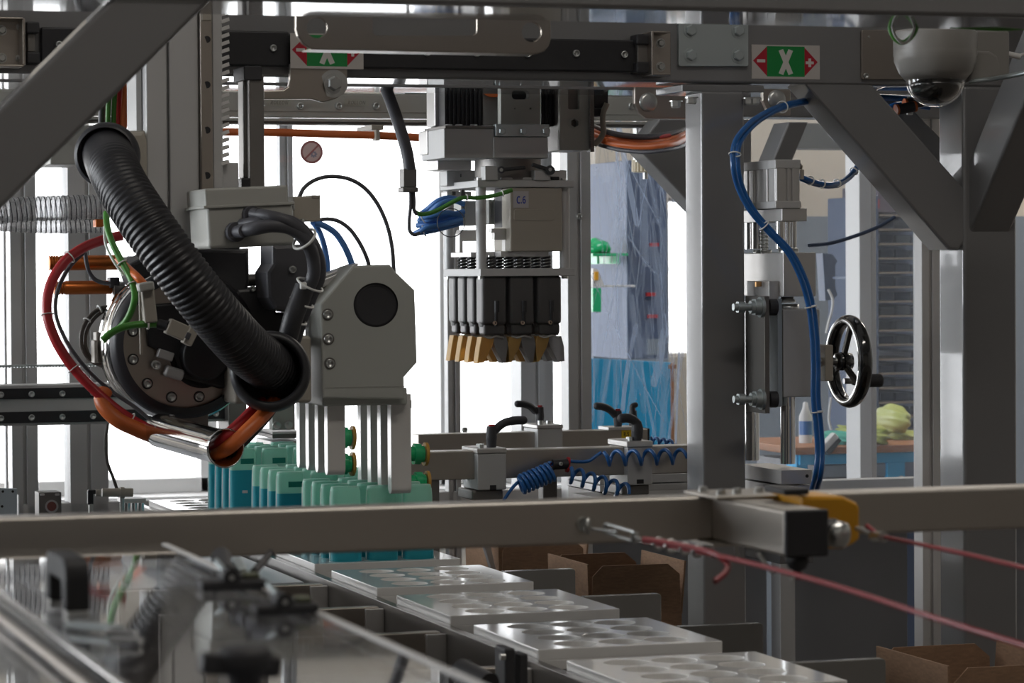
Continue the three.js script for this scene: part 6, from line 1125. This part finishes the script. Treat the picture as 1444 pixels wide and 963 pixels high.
// ---------------------------------------------------------------- clear cover in the foreground, lower left
{
  const Y = 1.27, xr = atY(543, 905, Y).x, zr = -2.5, zf = -1.15, xl = -0.1;
  const h = thing('clear_cover', 'clear acrylic machine cover in the lower left foreground', 'cover');
  part(h, 'top_sheet', bx(xl, xr, Y - 0.005, Y, zr, zf, 0.001), phy({ color: L(0.93, 0.94, 0.95), roughness: 0.03, transmission: 1, thickness: 0, ior: 1.5 }));
  part(h, 'side_sheet', bx(xr - 0.005, xr, Y - 0.26, Y - 0.0055, zr, zf, 0.001), phy({ color: L(0.8, 0.8, 0.82), roughness: 0.05, transmission: 1, thickness: 0, ior: 1.5 }));
  part(h, 'edge_strip', [bx(xr - 0.004, xr + 0.0015, Y - 0.0005, Y + 0.0012, zr, zf, 0.0005)], M.frameWhite);
  const bed = thing('dark_backing', 'dark backing with rollers placed under the clear cover so its reflections show', 'bed');  // dark backing placed below so reflections in the cover stand out
  part(bed, 'bed', bx(xl, xr - 0.01, 1.0, 1.13, zr, zf, 0.003), M.blackMatte);
  for (let i = 0; i < 9; i++) part(bed, 'roller', rod(V(xl + 0.02, 1.135, -1.3 - i * 0.13), V(xr - 0.03, 1.135, -1.3 - i * 0.13), 0.02, 20), M.paintDark);
  part(bed, 'base', bx(xl, xr - 0.01, 0, 1.0, zr, zf, 0.003), M.paintDark); settle(bed);
  const a = atY(20, 862, Y), r = thing('cover_rail', 'pair of shiny guide rails on the clear cover at the lower left edge', 'rail');
  part(r, 'rail', rod(V(a.x, Y + 0.0035, -2.3), V(a.x, Y + 0.0035, -1.2), 0.0035, 20), M.chrome); part(r, 'rail', rod(V(a.x - 0.02, Y + 0.005, -2.2), V(a.x - 0.02, Y + 0.005, -1.2), 0.003, 20), M.plateSteel); part(r, 'strip', bx(a.x - 0.016, a.x - 0.008, Y, Y + 0.004, -2.3, -1.2, 0.001), M.black); attach(h, r);
  // bridge handle, lying along z
  const c = atY(110, 870, Y), hx = MM(36, -c.z, 110), zN = c.z, Ln = 0.088, Hh = P(110, 797, -c.z).y - Y;
  const s = new THREE.Shape(), rr = 0.016, tk = 0.0165; s.moveTo(0, 0); s.lineTo(0, Hh - rr); s.quadraticCurveTo(0, Hh, rr, Hh); s.lineTo(Ln - rr, Hh); s.quadraticCurveTo(Ln, Hh, Ln, Hh - rr); s.lineTo(Ln, 0); s.lineTo(Ln - tk, 0); s.lineTo(Ln - tk, Hh - tk - 0.006); s.quadraticCurveTo(Ln - tk, Hh - tk, Ln - tk - 0.006, Hh - tk); s.lineTo(tk + 0.006, Hh - tk); s.quadraticCurveTo(tk, Hh - tk, tk, Hh - tk - 0.006); s.lineTo(tk, 0);
  const hg = new THREE.ExtrudeGeometry(s, { depth: hx - 0.005, bevelEnabled: true, bevelSize: 0.0025, bevelThickness: 0.0025, bevelOffset: -0.0025, bevelSegments: 3 }); hg.rotateY(Math.PI / 2); hg.translate(c.x - hx / 2 + 0.0025, Y + 0.004, zN);
  const hd = thing('bridge_handle', 'black plastic bridge handle on the clear cover, lower left', 'handle');
  part(hd, 'grip', hg, M.gripBlack); part(hd, 'foot', [bx(c.x - hx * 0.45, c.x + hx * 0.45, Y, Y + 0.004, zN - 0.018, zN + 0.001, 0.001), bx(c.x - hx * 0.45, c.x + hx * 0.45, Y, Y + 0.004, zN - Ln, zN - Ln + 0.018, 0.001)], M.bolt); attach(h, hd);
  const k = thing('cover_catch', 'small bright metal catch with two pins beside the black handle', 'catch'); const q = atY(135, 893, Y);
  part(k, 'plate', [obar(V(q.x - 0.012, Y + 0.004, q.z - 0.02), V(q.x + 0.012, Y + 0.004, q.z + 0.012), 0.014, 0.004, 0.001, V(0, 1, 0))], M.zinc); const p1 = atY(150, 905, Y), p2 = atY(192, 907, Y); part(k, 'pin', rod(V(p1.x, Y + 0.006, p1.z), V(p2.x, Y + 0.006, p2.z), 0.0022, 12), M.chrome); part(k, 'pin', rod(V(p1.x, Y + 0.003, p1.z + 0.016), V(p2.x, Y + 0.003, p2.z + 0.016), 0.0022, 12), M.chrome); attach(h, k);
  const hinge = (label, x0, x1, ybase) => { const t = thing('cover_hinge', label, 'hinge'), u = atY(x0, ybase, Y), v = atY(x1, ybase - 1, Y), z = u.z, w = v.x - u.x, pm = w / (x1 - x0);
    part(t, 'leaf', bx(u.x, v.x, Y, Y + pm * 15, z - 0.024, z, 0.002), M.blackMatte); part(t, 'knuckle', [rod(V(u.x + w * 0.44, Y + pm * 20, z - 0.022), V(u.x + w * 0.44, Y + pm * 20, z + 0.001), pm * 12, 20), bx(u.x + w * 0.36, u.x + w * 0.62, Y + pm * 6, Y + pm * 24, z - 0.02, z - 0.001, 0.002)], M.blackMatte);
    part(t, 'pad', bx(u.x + w * 0.66, u.x + w * 0.92, Y + pm * 15, Y + pm * 24, z - 0.02, z - 0.006, 0.002), std({ color: L(0.11, 0.12, 0.07), roughness: 0.5 })); part(t, 'pin', rod(V(u.x + w * 0.44, Y + pm * 20, z + 0.003), V(u.x + w * 0.44, Y + pm * 20, z), pm * 4, 14), M.bolt);
    part(t, 'strut', obar(V(u.x + w * 0.42, Y + pm * 24, z - 0.01), V(u.x + w * 0.34, Y + pm * 40, z - 0.03), pm * 8, pm * 8, 0.001), M.zinc); attach(h, t); };
  hinge('black hinge on the clear cover, right one in front', 362, 457, 869); hinge('black hinge on the clear cover, left one behind', 285, 384, 835);
  const st = thing('gas_strut', 'dark angled support strut under the front bar above the rear hinge', 'strut'); part(st, 'arm', [rod(P(318, 812, 2.35), P(312, 786, 2.5), 0.009, 16), rod(P(358, 806, 2.4), P(382, 780, 2.55), 0.0032, 12)], M.blackMatte); part(st, 'joint', obar(P(332, 790, 2.4), P(342, 808, 2.38), 0.008, 0.008, 0.002), M.zinc); settle(st);
  const kn = thing('clamp_knob', 'out of focus black knob at the bottom edge, left of centre', 'knob'); const kc = atY(345, 972, Y); part(kn, 'knob', lathe([[0, 0.024], [0.012, 0.024], [0.016, 0.02], [0.016, 0.012], [0.01, 0.008], [0.008, 0]], V(kc.x, Y, kc.z), V(0, 1, 0)), M.blackMatte); part(kn, 'wing', obar(V(kc.x - 0.025, Y + 0.016, kc.z), V(kc.x + 0.02, Y + 0.012, kc.z), 0.012, 0.014, 0.003), M.blackMatte); attach(h, kn);  // black knob with a wing on the cover
  const cb = thing('plug_cluster', 'blurred black plugs and cable beside the last tray at the bottom edge', 'plug'); const cp = (x, y, d) => P(x, y, d);
  part(cb, 'plug', [pb(712, 914, 727, 1000, 3.2, 0.04, 0.003), pb(733, 922, 745, 1000, 3.2, 0.03, 0.002)], M.blackMatte); part(cb, 'boot', [rod(cp(650, 945, 2.9), cp(690, 965, 2.85), 0.012, 18), rod(cp(640, 952, 2.95), cp(665, 935, 2.95), 0.006, 12)], M.rubber); part(cb, 'screw', rod(cp(705, 926, 3.2), cp(712, 926, 3.2), 0.004, 14), M.bolt); settle(cb);
  settle(h);
}
// ----------------------------------------------------------------
for (const o of scene.children) o.traverse((m) => { if (m.isMesh) { m.castShadow = m.receiveShadow = true; } });
renderer.render(scene, camera);
